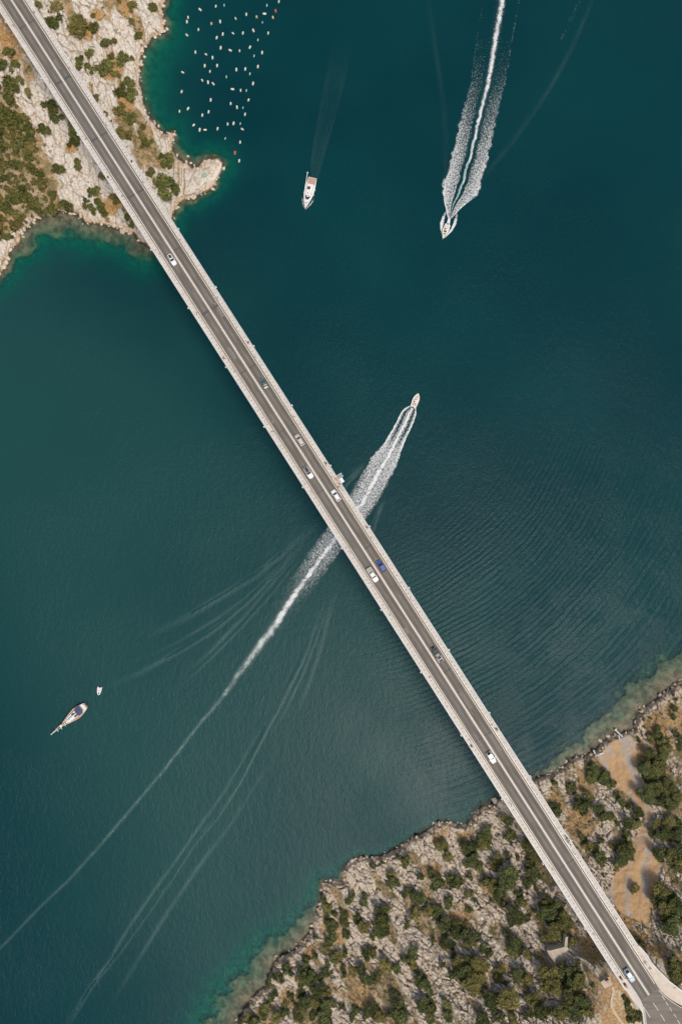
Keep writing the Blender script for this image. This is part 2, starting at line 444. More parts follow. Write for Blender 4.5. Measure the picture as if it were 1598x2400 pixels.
# ------------------------------------------------------------------ boulders, children of the land they lie on
def rock_mesh(seed):
    bm = bmesh.new()
    bmesh.ops.create_icosphere(bm, subdivisions=2, radius=1.0)
    r = random.Random(seed)
    for _ in range(9):       # chop with random planes for flat fracture faces
        n = Vector((r.gauss(0, 1), r.gauss(0, 1), r.gauss(0, 0.8))).normalized(); d = r.uniform(0.55, 0.85)
        for v in bm.verts:
            e = v.co.dot(n) - d
            if e > 0: v.co -= n * e
    for v in bm.verts:
        v.co += Vector((r.uniform(-1, 1), r.uniform(-1, 1), r.uniform(-1, 1))) * 0.035
    me = bpy.data.meshes.new('rock'); bm.to_mesh(me); bm.free()
    return me
def rock_mat(name, light, mid, warm):
    k = N(name); p = k.pos()
    n1 = k.noise(p, 0.6, 5); n2 = k.noise(p, 2.6, 6, 0.65)
    c = k.mix(k.ramp(n2, 0.35, 0.65), mid, light)
    c = k.mix(k.math('MULTIPLY', k.ramp(n1, 0.42, 0.62), 0.7), c, warm)
    k.bsdf(c, 0.9, 0, n2, 0.8, 0.15, spec=0.2)
    return k.m
RM = [rock_mat('boulder_pale', (0.66, 0.58, 0.48), (0.46, 0.40, 0.33), (0.55, 0.38, 0.22)), rock_mat('boulder_grey', (0.55, 0.48, 0.41), (0.36, 0.31, 0.27), (0.46, 0.33, 0.20))]
ROCKS = [[rock_mesh(s + 10 * l) for s in range(8)] for l in (0, 1)]
for l in (0, 1):
    for me in ROCKS[l]: me.materials.append(RM[l])
def put_rock(px, py, land, size, sink=0.25, zz=None):
    z = Hs(px, py, land) if zz is None else zz
    o = link('rock', random.choice(ROCKS[land]), LAND[land])
    p = P(px, py, z + size * 0.2)
    o.location = (p.x, p.y, max(z, -0.6) + size * (0.35 - sink))
    o.rotation_euler = (random.uniform(-0.5, 0.5), random.uniform(-0.5, 0.5), random.uniform(0, 6.3))
    o.scale = (size * random.uniform(0.8, 1.35), size * random.uniform(0.6, 1.0), size * random.uniform(0.55, 0.9))
def along(pts, step):
    out = []
    for (a, b) in zip(pts[:-1], pts[1:]):
        n = max(1, int(math.dist(a, b) / step))
        out += [(a[0] + (b[0] - a[0]) * i / n, a[1] + (b[1] - a[1]) * i / n) for i in range(n)]
    return out
for land, pts in ((0, NW[2:-4]), (1, SE[3:-4])):
    cnt = 0
    for (x, y) in along(pts, 6.5 if land == 0 else 8.0):
        if not (-20 < x < 1620 and -20 < y < 2420): continue
        for _ in range(random.choice((0, 1, 1, 2))):
            if cnt > 215: break
            put_rock(x + random.gauss(0, 3.5), y + random.gauss(0, 3.5), land, random.choice((0.35, 0.45, 0.5, 0.6, 0.75, 1.0)), 0.3)
            cnt += 1
for (x, y, sz) in [(290, 541, 1.3), (57, 534, 1.0), (69, 531, 0.8), (52, 541, 0.9), (441, 367, 0.8), (448, 383, 0.9), (437, 380, 0.8), (405, 330, 0.7), (1158, 1876, 1.5), (646, 2240, 0.9), (1398, 1768, 1.4), (1502, 1668, 0.9), (1508, 1655, 0.8)]:
    put_rock(x, y, 0 if y < 1000 else 1, sz, 0.1)
# loose blocks on the rocky ground
for land, box, n in ((0, (60, 400, 0, 470), 70), (1, (600, 1598, 1640, 2400), 80)):
    X = np.array([random.uniform(box[0], box[1]) for _ in range(900)]); Y = np.array([random.uniform(box[2], box[3]) for _ in range(900)])
    T = terrain(X, Y, land)
    ok = [i for i in range(900) if T['s'][i] > 8 and T['rock'][i] > 0.7 and T['tr'][i] < 0.1][:n]
    for i in ok: put_rock(X[i], Y[i], land, random.choice((0.5, 0.6, 0.8, 1.0)), 0.3, T['z'][i])

# ------------------------------------------------------------------ water
def water_mat():
    k = N('sea_water')
    p = k.pos()
    at = k.n('Attribute', attribute_name='shal').outputs['Fac']
    Tr, Tg, Tb = k.math('POWER', at, 3.4), k.math('POWER', at, 1.0), k.math('POWER', at, 1.45)
    tc = k.n('CombineColor'); k.l(Tr, tc.inputs[0]); k.l(Tg, tc.inputs[1]); k.l(Tb, tc.inputs[2])
    # waves: fine wind ripple, short chop and the ring train the speedboat sends towards the lower right shore
    r1 = k.noise(p, 1.9, 3, 0.6)
    st = k.mapping(p, (0, 0, R(35)), (0.9, 0.5, 1))
    r2 = k.noise(st, 0.8, 3, 0.55, 0.6)
    r3 = k.noise(k.mapping(p, (0, 0, R(-50)), (0.55, 0.2, 1)), 0.5, 2, 0.5, 0.4)
    c = P(700, 800, 0)
    off = k.n('VectorMath', operation='SUBTRACT'); k.l(p, off.inputs[0]); off.inputs[1].default_value = (c.x, c.y, 0)
    ln = k.n('VectorMath', operation='LENGTH'); k.l(off.outputs[0], ln.inputs[0])
    rad = ln.outputs['Value']
    wob = k.math('MULTIPLY', k.math('SUBTRACT', k.noise(p, 0.03, 3, 0.5), 0.5), 16.0)
    wob = k.math('ADD', wob, k.math('MULTIPLY', k.math('SUBTRACT', k.noise(p, 0.22, 3, 0.6), 0.5), 3.6))
    ph = k.math('ADD', k.math('MULTIPLY', rad, 2 * math.pi / 1.95), wob)
    ph2 = k.math('ADD', k.math('MULTIPLY', rad, 2 * math.pi / 1.15), k.math('MULTIPLY', wob, 1.7))
    ring = k.math('ADD', k.math('SINE', ph), k.math('MULTIPLY', k.math('SINE', ph2), 0.30))
    dot = k.n('VectorMath', operation='DOT_PRODUCT'); nv = k.n('VectorMath', operation='NORMALIZE')
    k.l(off.outputs[0], nv.inputs[0]); k.l(nv.outputs[0], dot.inputs[0]); dot.inputs[1].default_value = (0.72, -0.69, 0)
    sect = k.math('MULTIPLY', k.ramp(dot.outputs['Value'], 0.80, 0.985), k.ramp(rad, 78, 140))
    patch = k.math('ADD', k.math('MULTIPLY', k.ramp(k.noise(p, 0.07, 4, 0.6), 0.35, 0.65), 0.75), 0.25)
    amp = k.math('MULTIPLY', k.math('MULTIPLY', sect, patch), 0.070)
    gust = k.ramp(k.noise(p, 0.02, 3, 0.5), 0.25, 0.75)
    h = k.math('ADD', k.math('MULTIPLY', r1, 0.15), k.math('MULTIPLY', r2, 0.18))
    h = k.math('ADD', h, k.math('MULTIPLY', r3, 0.10))
    h = k.math('MULTIPLY', h, k.math('ADD', k.math('MULTIPLY', gust, 0.7), 0.5))
    h = k.math('ADD', h, k.math('MULTIPLY', ring, amp))
    bump = k.n('Bump', i_Strength=1.0, i_Distance=1.0, i_Height=h)
    big = k.noise(p, 0.012, 3, 0.5)
    deep = k.mix(k.ramp(big, 0.3, 0.7), (0.0002, 0.026, 0.033), (0.0009, 0.035, 0.040))
    sky_sheen = k.n('VectorMath', operation='DOT_PRODUCT'); k.l(p, sky_sheen.inputs[0]); sky_sheen.inputs[1].default_value = (-0.88, -0.48, 0)   # grey sky reflection painted into the water colour towards the left
    deep = k.mix(k.math('MULTIPLY', k.ramp(k.math('ADD', sky_sheen.outputs['Value'], k.math('MULTIPLY', k.math('SUBTRACT', big, 0.5), 160.0)), -70.0, 110.0), k.math('SUBTRACT', 0.85, k.math('MULTIPLY', k.ramp(sky_sheen.outputs['Value'], 105.0, 180.0), 0.85))), deep, (0.011, 0.053, 0.052))
    sx = k.n('SeparateXYZ'); k.l(p, sx.inputs[0])   # the eastern bank is muddier, its shallows stay brown
    deep = k.mix(k.math('MULTIPLY', k.ramp(at, 0.02, 0.50), k.math('ADD', k.math('MULTIPLY', k.ramp(sx.outputs[0], 85.0, 25.0), 0.62), 0.20)), deep, (0.0005, 0.098, 0.068))
    inv = k.n('Mix', data_type='RGBA', blend_type='SUBTRACT'); inv.inputs[0].default_value = 1.0
    inv.inputs[6].default_value = (1, 1, 1, 1); k.l(tc.outputs[0], inv.inputs[7])
    body = k.n('Mix', data_type='RGBA', blend_type='MULTIPLY'); body.inputs[0].default_value = 1.0
    k.l(deep, body.inputs[6]); k.l(inv.outputs[2], body.inputs[7])
    df = k.n('BsdfDiffuse'); k.l(body.outputs[2], df.inputs[0])
    trn = k.n('BsdfTransparent'); k.l(tc.outputs[0], trn.inputs[0])
    add = k.n('AddShader'); k.l(df.outputs[0], add.inputs[0]); k.l(trn.outputs[0], add.inputs[1])
    fr = k.n('Fresnel', i_IOR=1.225); k.l(bump.outputs[0], fr.inputs[1])
    gl = k.n('BsdfGlossy', i_Roughness=0.30); k.l(bump.outputs[0], gl.inputs['Normal'])
    mx = k.n('MixShader'); k.l(fr.outputs[0], mx.inputs[0]); k.l(add.outputs[0], mx.inputs[1]); k.l(gl.outputs[0], mx.inputs[2])
    k.l(mx.outputs[0], k.out.inputs[0])
    return k.m
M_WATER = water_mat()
def build_water():
    xs = np.concatenate([[-26000, -6000, -1800, -700], np.arange(-300, 1950, 4.0), [2300, 3400, 7600, 27000]])
    ys = np.concatenate([[-11000, -5500, -1800, -800], np.arange(-300, 2700, 4.0), [3100, 4200, 8400, 26000]])
    gx, gy = np.meshgrid(xs, ys)
    X, Y = PN(np.clip(gx, -3000, 5000), np.clip(gy, -3000, 5000), 0.0)
    X = X + (gx - np.clip(gx, -3000, 5000)) * 0.17; Y = Y - (gy - np.clip(gy, -3000, 5000)) * 0.17
    shal = np.zeros(gx.shape)
    for land, sel in ((0, (gx < 720) & (gy < 840) & (gx > -290) & (gy > -290)), (1, (gx > 380) & (gy > 1400) & (gx < 1940) & (gy < 2690))):
        sub = terrain(gx[sel], gy[sel], land)
        shal[sel] = np.where(sub['s'] > -150, np.exp(-0.25 * sub['dep']), 0)
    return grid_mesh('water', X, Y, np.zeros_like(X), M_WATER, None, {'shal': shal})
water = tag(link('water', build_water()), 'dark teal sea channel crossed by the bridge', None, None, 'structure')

# ================================================================== BRIDGE
ZD = 40.0
A_, B_ = P(53.5, 40, ZD), P(1383.9, 2120, ZD)
E_ = (B_ - A_).normalized()
BRZ = math.atan2(E_.y, E_.x)
N_ = Vector((-E_.y, E_.x, 0))
def bx(px, py, z=ZD):
    """photograph point -> (along, across) on the bridge"""
    d = P(px, py, z) - A_
    return d.dot(E_), d.dot(N_)
def on_bridge(x, y, z=ZD):
    q = A_ + E_ * x + N_ * y
    return Vector((q.x, q.y, z))
X0, X1 = -95.0, bx(1520, 2332)[0]

def asphalt_mat():
    k = N('bridge_asphalt'); c = k.coord()
    sx = k.n('SeparateXYZ'); k.l(c, sx.inputs[0])
    y = k.math('ABSOLUTE', sx.outputs[1])
    trk = k.math('ABSOLUTE', k.math('SUBTRACT', k.math('ABSOLUTE', k.math('SUBTRACT', y, 1.85)), 0.82))
    wear = k.math('MULTIPLY', k.ramp(trk, 0.55, 0.05), k.noise(k.mapping(c, scale=(0.05, 1, 1)), 1.2, 3))
    n1 = k.noise(k.mapping(c, scale=(0.22, 1, 1)), 0.5, 5, 0.6); n2 = k.noise(c, 9.0, 3, 0.7)
    n3 = k.noise(k.mapping(c, scale=(0.03, 0.4, 1)), 0.5, 3)
    col = k.mix(k.ramp(n1, 0.32, 0.68), (0.122, 0.106, 0.088), (0.188, 0.164, 0.136))
    col = k.mix(k.math('MULTIPLY', wear, 1.25, clamp=True), col, (0.085, 0.076, 0.067))
    col = k.mix(k.math('MULTIPLY', k.ramp(n3, 0.5, 0.66), 0.35), col, (0.13, 0.128, 0.120))
    col = k.mix(k.math('MULTIPLY', k.ramp(n2, 0.55, 0.75), 0.4), col, (0.10, 0.09, 0.08))
    k.bsdf(col, 0.85, 0, n2, 0.4, 0.02, spec=0.3)
    return k.m
def concrete_mat(name, a, b, stain, joint=0.0):
    k = N(name); c = k.coord()
    n1 = k.noise(c, 0.45, 5, 0.6); n2 = k.noise(c, 4.0, 5, 0.7)
    col = k.mix(k.ramp(n1, 0.32, 0.68), a, b)
    col = k.mix(k.math('MULTIPLY', k.ramp(n2, 0.56, 0.74), 0.45), col, stain)
    if joint > 0:
        sx = k.n('SeparateXYZ'); k.l(c, sx.inputs[0])
        fr = k.math('FRACT', k.math('DIVIDE', sx.outputs[0], joint))
        col = k.mix(k.math('MULTIPLY', k.math('LESS_THAN', fr, 0.05 / joint), 0.5), col, tuple(v * 0.5 for v in a))
    k.bsdf(col, 0.85, 0, n2, 0.3, 0.03, spec=0.3)
    return k.m
M_ASPH = asphalt_mat()
M_PAVE = concrete_mat('pavement_concrete', (0.49, 0.452, 0.40), (0.57, 0.53, 0.475), (0.42, 0.355, 0.295), 2.9)
M_EDGE = concrete_mat('edge_concrete', (0.54, 0.52, 0.50), (0.62, 0.60, 0.585), (0.42, 0.40, 0.375))
M_CONC = concrete_mat('structure_concrete', (0.40, 0.38, 0.35), (0.48, 0.455, 0.42), (0.30, 0.28, 0.25))
M_PAINT = plain('road_paint', (0.64, 0.60, 0.54), 0.6, var=0.10, scale=1.5)
M_EDGEPAINT = plain('worn_road_paint', (0.66, 0.61, 0.53), 0.6, var=0.14, scale=1.2)
M_GUT_SHADE = plain('gutter_shade', (0.085, 0.060, 0.045), 0.9, var=0.3, scale=2.0)
M_JOINT = plain('joint_bitumen', (0.075, 0.072, 0.068), 0.8, var=0.25)
M_GALV = plain('galvanised_steel', (0.58, 0.54, 0.48), 0.5, 0.25, var=0.15)
M_RAIL = plain('painted_railing', (0.62, 0.64, 0.66), 0.5, 0.1, var=0.08)
M_STUD = plain('rusty_stud', (0.16, 0.12, 0.095), 0.7, var=0.3)
M_WHITE = plain('white_enamel', (0.80, 0.80, 0.78), 0.4, var=0.05)
M_DARK = plain('dark_metal', (0.05, 0.045, 0.04), 0.5, var=0.2)
M_RUST = plain('red_brown_paint', (0.27, 0.10, 0.065), 0.6, var=0.2)
M_OLIVE = plain('olive_paint', (0.11, 0.10, 0.06), 0.6, var=0.2)
M_OCHRE = plain('ochre_steel', (0.24, 0.19, 0.11), 0.6, var=0.2)

bridge = empty('road_bridge', (A_.x, A_.y, 0.0), BRZ, 'long straight concrete road bridge crossing the channel from corner to corner', 'bridge')
def bpart(mb, name, mat, parent=None, **kw): return mb.build(name, mat, parent or bridge, **kw)
bpart(MB().loft([[(x, -5.5, 39.3), (x, -3.2, 37.9), (x, 3.2, 37.9), (x, 5.5, 39.3), (x, 5.5, 39.6), (x, -5.5, 39.6)] for x in (X0, X1 + 2)]), 'deck_girder', M_CONC)
road = bpart(MB().box(X0, X1, -3.95, 3.95, 39.602, 40.0), 'carriageway', M_ASPH)
for s in (-1, 1):
    lo, hi = (3.953, 5.42) if s > 0 else (-5.42, -3.953)
    p = bpart(MB().box(X0, X1 + (0 if s > 0 else -4), lo, hi, 39.605, 40.15), 'pavement', M_PAVE)
    lo, hi = (5.423, 5.80) if s > 0 else (-5.80, -5.423)
    bpart(MB().box(X0, X1 - 6, lo, hi, 39.2, 40.22), 'edge_beam', M_EDGE)
    bpart(MB().box(X0, X1 - 2, min(s * 3.45, s * 3.67), max(s * 3.45, s * 3.67), 40.001, 40.006), 'edge_line', M_EDGEPAINT, road)
    bpart(MB().box(X0, X1 - 2, min(s * 3.70, s * 3.945), max(s * 3.70, s * 3.945), 40.001, 40.005), 'gutter_shade_strip', M_GUT_SHADE, road)  # dark strip painted in for the safety barrier's shadow line
    bpart(MB().box(X0, X1, min(s * 0.05, s * 0.28), max(s * 0.05, s * 0.28), 40.001, 40.006), 'centre_line', M_PAINT, road)
    # safety barrier along the kerb
    b = bpart(MB().box(X0, X1 - 8, min(s * 4.0, s * 4.13), max(s * 4.0, s * 4.13), 40.55, 40.86), 'barrier_rail', M_GALV)
    m = MB()
    for i in range(int((X1 - 8 - X0) / 4.0)): m.box(X0 + i * 4 - 0.05, X0 + i * 4 + 0.05, min(s * 4.14, s * 4.24), max(s * 4.14, s * 4.24), 40.15, 40.80)
    tag(bpart(m, 'barrier_post', M_GALV, b), kind='stuff')
    m = MB()
    for i in range(int((X1 - 4 - X0) / 1.43)):
        x = X0 + i * 1.43 + random.uniform(-0.06, 0.06); y = s * (4.66 + random.uniform(-0.05, 0.05)); r = random.uniform(0.13, 0.22)
        m.tube((x, y, 40.15), (x, y, 40.19), r, r * 0.8, 6)
    tag(bpart(m, 'pavement_stud', M_STUD), kind='stuff')
    # outer railing
    m = MB()
    for z in (41.28, 40.95, 40.60): m.box(X0, X1 - 6, s * 5.60 - 0.04, s * 5.60 + 0.04, z - 0.035, z + 0.035)
    h = bpart(m, 'railing', M_RAIL)
    m = MB()
    for i in range(int((X1 - 6 - X0) / 2.0)): m.box(X0 + i * 2 - 0.03, X0 + i * 2 + 0.03, s * 5.60 - 0.03, s * 5.60 + 0.03, 40.22, 41.24)
    tag(bpart(m, 'railing_post', M_RAIL, h), kind='stuff')
# pier grid
xr0 = bx(506.6, 673)[0]; PER = (bx(1240.7, 1817)[0] - xr0) / 8.0
xl0 = bx(441.4, 722.6)[0]
for i in range(-6, 13):
    for s, base in ((1, xr0), (-1, xl0)):
        x = base + i * PER
        if not X0 < x < X1 - 12: continue
        br = bpart(MB().box(x - 0.06, x + 0.06, min(s * 5.81, s * 6.1), max(s * 5.81, s * 6.1), 39.85, 39.97).tube((x, s * 6.05, 39.9), (x, s * 6.05, 40.35), 0.04), 'lamp_bracket', M_WHITE)
        hd = MB().loft([[(x - 0.1 + q * a, s * 6.08 + b, zz) for a, b in ((0, -0.10), (0.6, -0.09), (0.6, 0.09), (0, 0.10))] for q, zz in ((0.85, 40.42), (1.0, 40.55), (0.7, 40.66))]).build('lamp_head', M_WHITE, br)
        # small marker post on the kerb side, further along
        xm = x + (3.9 if s > 0 else 3.2)
        bpart(MB().tube((xm, s * 4.36, 40.15), (xm, s * 4.36, 41.1), 0.10, 0.07).box(xm - 0.17, xm + 0.17, s * 4.36 - 0.13, s * 4.36 + 0.13, 41.1, 41.3), 'marker_post', M_OCHRE)
    # dark joint strip across the asphalt
    x = xr0 + i * PER + 5.8
    if X0 < x < X1 - 4:
        wd = random.choice((0.35, 0.5, 0.6)) if i < 1 else random.choice((0.10, 0.18, 0.25))
        for s in (-1, 1):
            if i > 2 and random.random() < 0.45: continue
            lo, hi = sorted((s * 0.45, s * 3.35))
            bpart(MB().box(x - wd * random.uniform(0.7, 1), x + wd * 0.6, lo, hi, 40.0005, 40.004), 'joint_strip', M_JOINT, road)
    # columns under the deck
    xc = xr0 + i * PER + 2.0
    for s in (-1, 1):
        q = on_bridge(xc, s * 3.0)
        t = (xc - (bx(330, 480)[0])) / (bx(1230, 1860)[0] - bx(330, 480)[0])
        zb = 2 + 33.0 * (1 - (2 * t - 1) ** 2) if 0 < t < 1 else 6.0
        if zb > 33.5 or not X0 < xc < X1 - 20: continue
        bpart(MB().box(xc - 0.5, xc + 0.5, s * 3.0 - 0.6, s * 3.0 + 0.6, zb - 3, 38.0), 'column', M_CONC)
M_PATCH = [plain('asphalt_patch_%d' % i, c, 0.9, var=0.18, scale=2.0) for i, c in enumerate(((0.105, 0.095, 0.083), (0.175, 0.155, 0.130), (0.125, 0.108, 0.090)))]
for i in range(16):
    x = random.uniform(X0 + 100, X1 - 25); s = random.choice((-1, 1)); a = random.uniform(0.5, 2.2); b = min(3.3, a + random.uniform(0.5, 1.3)); l_ = random.uniform(1.2, 9.0)
    bpart(MB().box(x, x + l_, min(s * a, s * b), max(s * a, s * b), 40.0003, 40.0028), 'repair_patch', random.choice(M_PATCH), road)
# arch ribs
xa, xb = bx(330, 480)[0], bx(1230, 1860)[0]
for s in (-1, 1):
    rings = []
    for i in range(41):
        t = i / 40; x = xa + (xb - xa) * t; z = 2 + 33.0 * (1 - (2 * t - 1) ** 2)
        rings.append([(x, s * 3 - 0.9, z - 1.2), (x, s * 3 + 0.9, z - 1.2), (x, s * 3 + 0.9, z + 1.2), (x, s * 3 - 0.9, z + 1.2)])
    bpart(MB().loft(rings), 'arch_rib', M_CONC)
# hydrant boxes and other cabinets standing on the pavements: things of their own
def cabinet(px, py, mat, label, sz=0.55):
    x, y = bx(px, py)
    y = max(-5.0, min(5.0, y))
    o = empty('cabinet', on_bridge(x, y, 40.15), BRZ, label, 'box')
    MB().box(-sz / 2, sz / 2, -sz / 2, sz / 2, 0, 0.8).build('body', mat, o, bevel=0.03)
    MB().loft([[(-sz * .56, -sz * .56, 0.80), (sz * .56, -sz * .56, 0.80), (sz * .56, sz * .56, 0.80), (-sz * .56, sz * .56, 0.80)],
               [(-sz * .42, -sz * .42, 0.90), (sz * .42, -sz * .42, 0.90), (sz * .42, sz * .42, 0.90), (-sz * .42, sz * .42, 0.90)]]).build('lid', mat, o)
cabinet(584, 803, M_RUST, 'red-brown box on the right pavement above the grey-blue car')
cabinet(524, 841, M_RUST, 'red-brown box on the left pavement above the grey-blue car')
cabinet(764, 1087, M_OLIVE, 'dark olive box on the right pavement just above the jump platform')
cabinet(861, 1236, M_RUST, 'dark red box on the right pavement below the jump platform')
cabinet(1163, 1709, M_RUST, 'bright red-brown box on the right pavement near the silver hatchback')
cabinet(1103, 1749, M_RUST, 'red-brown box on the left pavement near the silver hatchback')
cabinet(254, 418, M_DARK, 'small dark box on the left pavement over the pale rocks', 0.4)
cabinet(1453, 2291, M_RUST, 'red-brown box on the left pavement beside the pale blue car', 0.6)
cabinet(1463, 2307, M_RUST, 'larger red-brown box at the bridge end, left pavement', 0.75)
cabinet(311, 379, M_DARK, 'dark box on the right pavement above the headland', 0.45)

# ------------------------------------------------------------------ jump platform fixed outside the railing
px_, py_ = bx(797, 1121)
jp = empty('jump_platform', on_bridge(px_, 5.8, 39.6), BRZ, 'steel jumping platform with grey and pale blue panels outside the railing', 'platform')
M_PBLUE = plain('pale_blue_panel', (0.62, 0.70, 0.76), 0.45, var=0.05)
M_PGREY = plain('grey_grating', (0.20, 0.24, 0.24), 0.6, var=0.25, scale=14)
MB().box(-1.25, -0.10, 0.15, 1.75, 0.50, 0.60).build('grating_panel', M_PGREY, jp)
m = MB()
for (a, b) in (((-1.32, 0.05), (-1.32, 1.85)), ((-1.32, 1.85), (-0.03, 1.85)), ((-0.03, 1.85), (-0.03, 0.05)), ((-1.32, 0.05), (2.0, 0.05))):
    m.tube((a[0], a[1], 0.62), (b[0], b[1], 0.62), 0.06)
    m.tube((a[0], a[1], 1.5), (b[0], b[1], 1.5), 0.03)
    m.tube((a[0], a[1], 0.5), (a[0], a[1], 1.5), 0.03)
m.build('frame', M_GALV, jp)
MB().box(0.12, 1.75, 0.15, 1.25, 0.70, 0.80).build('blue_panel', M_PBLUE, jp, bevel=0.02)
m = MB()
for x in (-1.2, -0.1, 0.3, 1.6): m.tube((x, 1.1, 0.5), (x, -0.1, -0.6), 0.05)
m.build('brace', M_GALV, jp)
def gear(px, py, dims, col, name, label, cat, rot=0.0, z=40.15):
    x, y = bx(px, py)
    o = empty(name, on_bridge(x, min(y, 5.1), z), BRZ + rot, label, cat)
    l, wd, h = dims
    MB().box(-l / 2, l / 2, -wd / 2, wd / 2, 0, h).build('body', plain(label[:24].replace(' ', '_'), col, 0.7), o, bevel=min(h, 0.1) * 0.4)
    MB().box(-l / 2 - 0.02, l / 2 + 0.02, -0.05, 0.05, h * 0.3, h + 0.015).build('strap', plain('strap_webbing', (0.3, 0.25, 0.16)), o)
gear(788.5, 1122, (0.75, 0.85, 0.35), (0.55, 0.24, 0.12), 'gear_bag', 'orange gear bag lying beside the jump platform', 'bag')
gear(790, 1127.5, (0.65, 0.75, 0.3), (0.56, 0.38, 0.16), 'gear_bag', 'yellow-orange gear bag lying beside the jump platform', 'bag', 0.3)
gear(785.5, 1124, (1.3, 0.25, 0.25), (0.40, 0.34, 0.18), 'rolled_mat', 'khaki rolled mat on the pavement by the jump platform', 'mat', 0.05)
gear(795, 1134, (0.9, 0.8, 0.12), (0.58, 0.36, 0.31), 'floor_mat', 'pink folded mat on the pavement below the jump platform', 'mat', 0.2)
gear(799, 1144, (2.6, 0.22, 0.06), (0.40, 0.24, 0.19), 'rope_bundle', 'brown rope bundle stretched along the pavement below the jump platform', 'rope', 0.02)

# ================================================================== APPROACH ROAD at the lower right
def pw(pts, z): return [tuple(P(x, y, z))[:2] for x, y in pts]
def road_mat():
    k = N('approach_asphalt'); c = k.pos()
    n1 = k.noise(k.mapping(c, (0, 0, -BRZ), (0.10, 0.9, 1)), 0.9, 5, 0.6); n2 = k.noise(c, 7.0, 3, 0.7)
    col = k.mix(k.ramp(n1, 0.32, 0.68), (0.135, 0.115, 0.097), (0.190, 0.165, 0.140))
    col = k.mix(k.math('MULTIPLY', k.ramp(n2, 0.55, 0.75), 0.4), col, (0.11, 0.095, 0.08))
    k.bsdf(col, 0.88, 0, n2, 0.4, 0.02, spec=0.3)
    return k.m
rd = flat_poly(pw([(1478, 2312), (1492, 2330), (1500, 2345), (1509, 2370), (1513, 2400), (1530, 2480), (1570, 2560), (1800, 2960), (2050, 3400), (2250, 3400), (1950, 2880), (1760, 2560), (1700, 2450), (1660, 2390), (1640, 2378), (1597, 2362), (1570, 2346), (1556, 2334), (1543, 2318)], 39.99), 39.5, 39.992).build('road', road_mat())
tag(rd, 'brown-grey asphalt approach road widening in the lower right corner', None, None, 'structure')
def stripe(pts, wd, z, name, mat, parent):
    v = [P(x, y, z) for x, y in pts]; m = MB(); L = []; Rr = []
    for i, p in enumerate(v):
        d = (v[min(i + 1, len(v) - 1)] - v[max(i - 1, 0)]).normalized(); n = Vector((-d.y, d.x, 0)) * wd / 2
        L.append(p + n); Rr.append(p - n)
    for i in range(len(v) - 1):
        m.quad(L[i], Rr[i], Rr[i + 1], L[i + 1])
    o = m.build(name, mat, parent)
    return o
for a in [[(1529.5, 2350), (1542, 2369)], [(1547, 2377), (1557, 2394)], [(1563, 2404), (1574, 2422)], [(1550, 2334), (1557, 2344)], [(1559, 2348), (1565, 2357)], [(1568, 2361), (1573, 2370)], [(1577.5, 2376), (1584, 2385)], [(1586.5, 2391), (1593, 2401)], [(1507, 2360), (1522.6, 2384.6)]]:
    stripe(a, 0.14, 39.997, 'lane_dash', M_PAINT, rd)
stripe([(1468, 2296), (1477, 2310), (1490, 2328), (1500, 2345), (1506, 2360), (1509.5, 2371), (1512, 2385), (1513.5, 2400), (1516, 2440)], 0.16, 40.0125, 'edge_line', M_EDGEPAINT, rd)
stripe([(1543, 2321), (1551, 2330), (1560, 2338), (1574, 2348), (1586, 2356), (1598, 2362.5), (1640, 2378)], 0.16, 39.9975, 'edge_line', M_EDGEPAINT, rd)
M_SHOULD = concrete_mat('shoulder_gravel', (0.50, 0.42, 0.34), (0.58, 0.50, 0.41), (0.40, 0.33, 0.26))
sh = flat_poly(pw([(1489, 2224), (1496, 2219), (1513, 2239), (1523, 2256), (1540, 2276), (1566, 2302), (1600, 2327), (1660, 2362), (1620, 2366), (1598, 2358), (1578, 2347), (1562, 2336), (1548, 2321), (1527, 2289), (1506, 2256)], 40.16), 39.3, 40.165).build('pavement', M_SHOULD)
tag(sh, 'pale triangular paved shoulder right of the bridge end', None, None, 'structure')
wl = empty('roadside_wall', P(1540, 2275, 39.5), 0, 'low pale concrete wall curving along the paved shoulder', 'wall')
wpts = [(1495, 2216), (1505, 2227), (1514, 2238), (1524, 2255), (1541, 2274), (1567, 2300), (1600, 2325), (1650, 2352)]
for i in range(len(wpts) - 1):
    a = P(*wpts[i], 40) - wl.location; b = P(*wpts[i + 1], 40) - wl.location
    d = (b - a).normalized(); n = Vector((-d.y, d.x, 0)) * 0.22; a = a + d * 0.01; b = b - d * 0.01
    MB().prism([(a + n)[:2], (a - n)[:2], (b - n)[:2], (b + n)[:2]], -1.2, 0.95 - 0.02 * i).build('wall_segment', M_EDGE, wl)
lp = flat_poly(pw([(1466, 2293), (1479, 2311), (1492, 2330), (1500, 2345.5), (1508, 2371), (1512, 2400), (1515, 2480), (1509, 2480), (1507, 2400), (1504, 2374), (1495, 2359), (1477, 2338), (1458, 2310), (1447, 2294)], 40.1), 39.3, 40.146).build('pavement', M_PAVE)
tag(lp, 'pavement strip bending left of the approach road', None, None, 'structure')
for (px, py) in ((1510, 2255), (1523, 2269)):
    o = empty('manhole_cover', P(px, py, 40.165), 0, 'round olive cover %s on the paved shoulder' % ('nearer the bridge' if py < 2260 else 'further from the bridge'), 'cover')
    MB().tube((0, 0, 0), (0, 0, 0.03), 0.45, 0.45, 16).build('lid', M_OCHRE, o)
    MB().tube((0, 0, 0), (0, 0, 0.02), 0.53, 0.53, 16).build('ring', M_STUD, o)

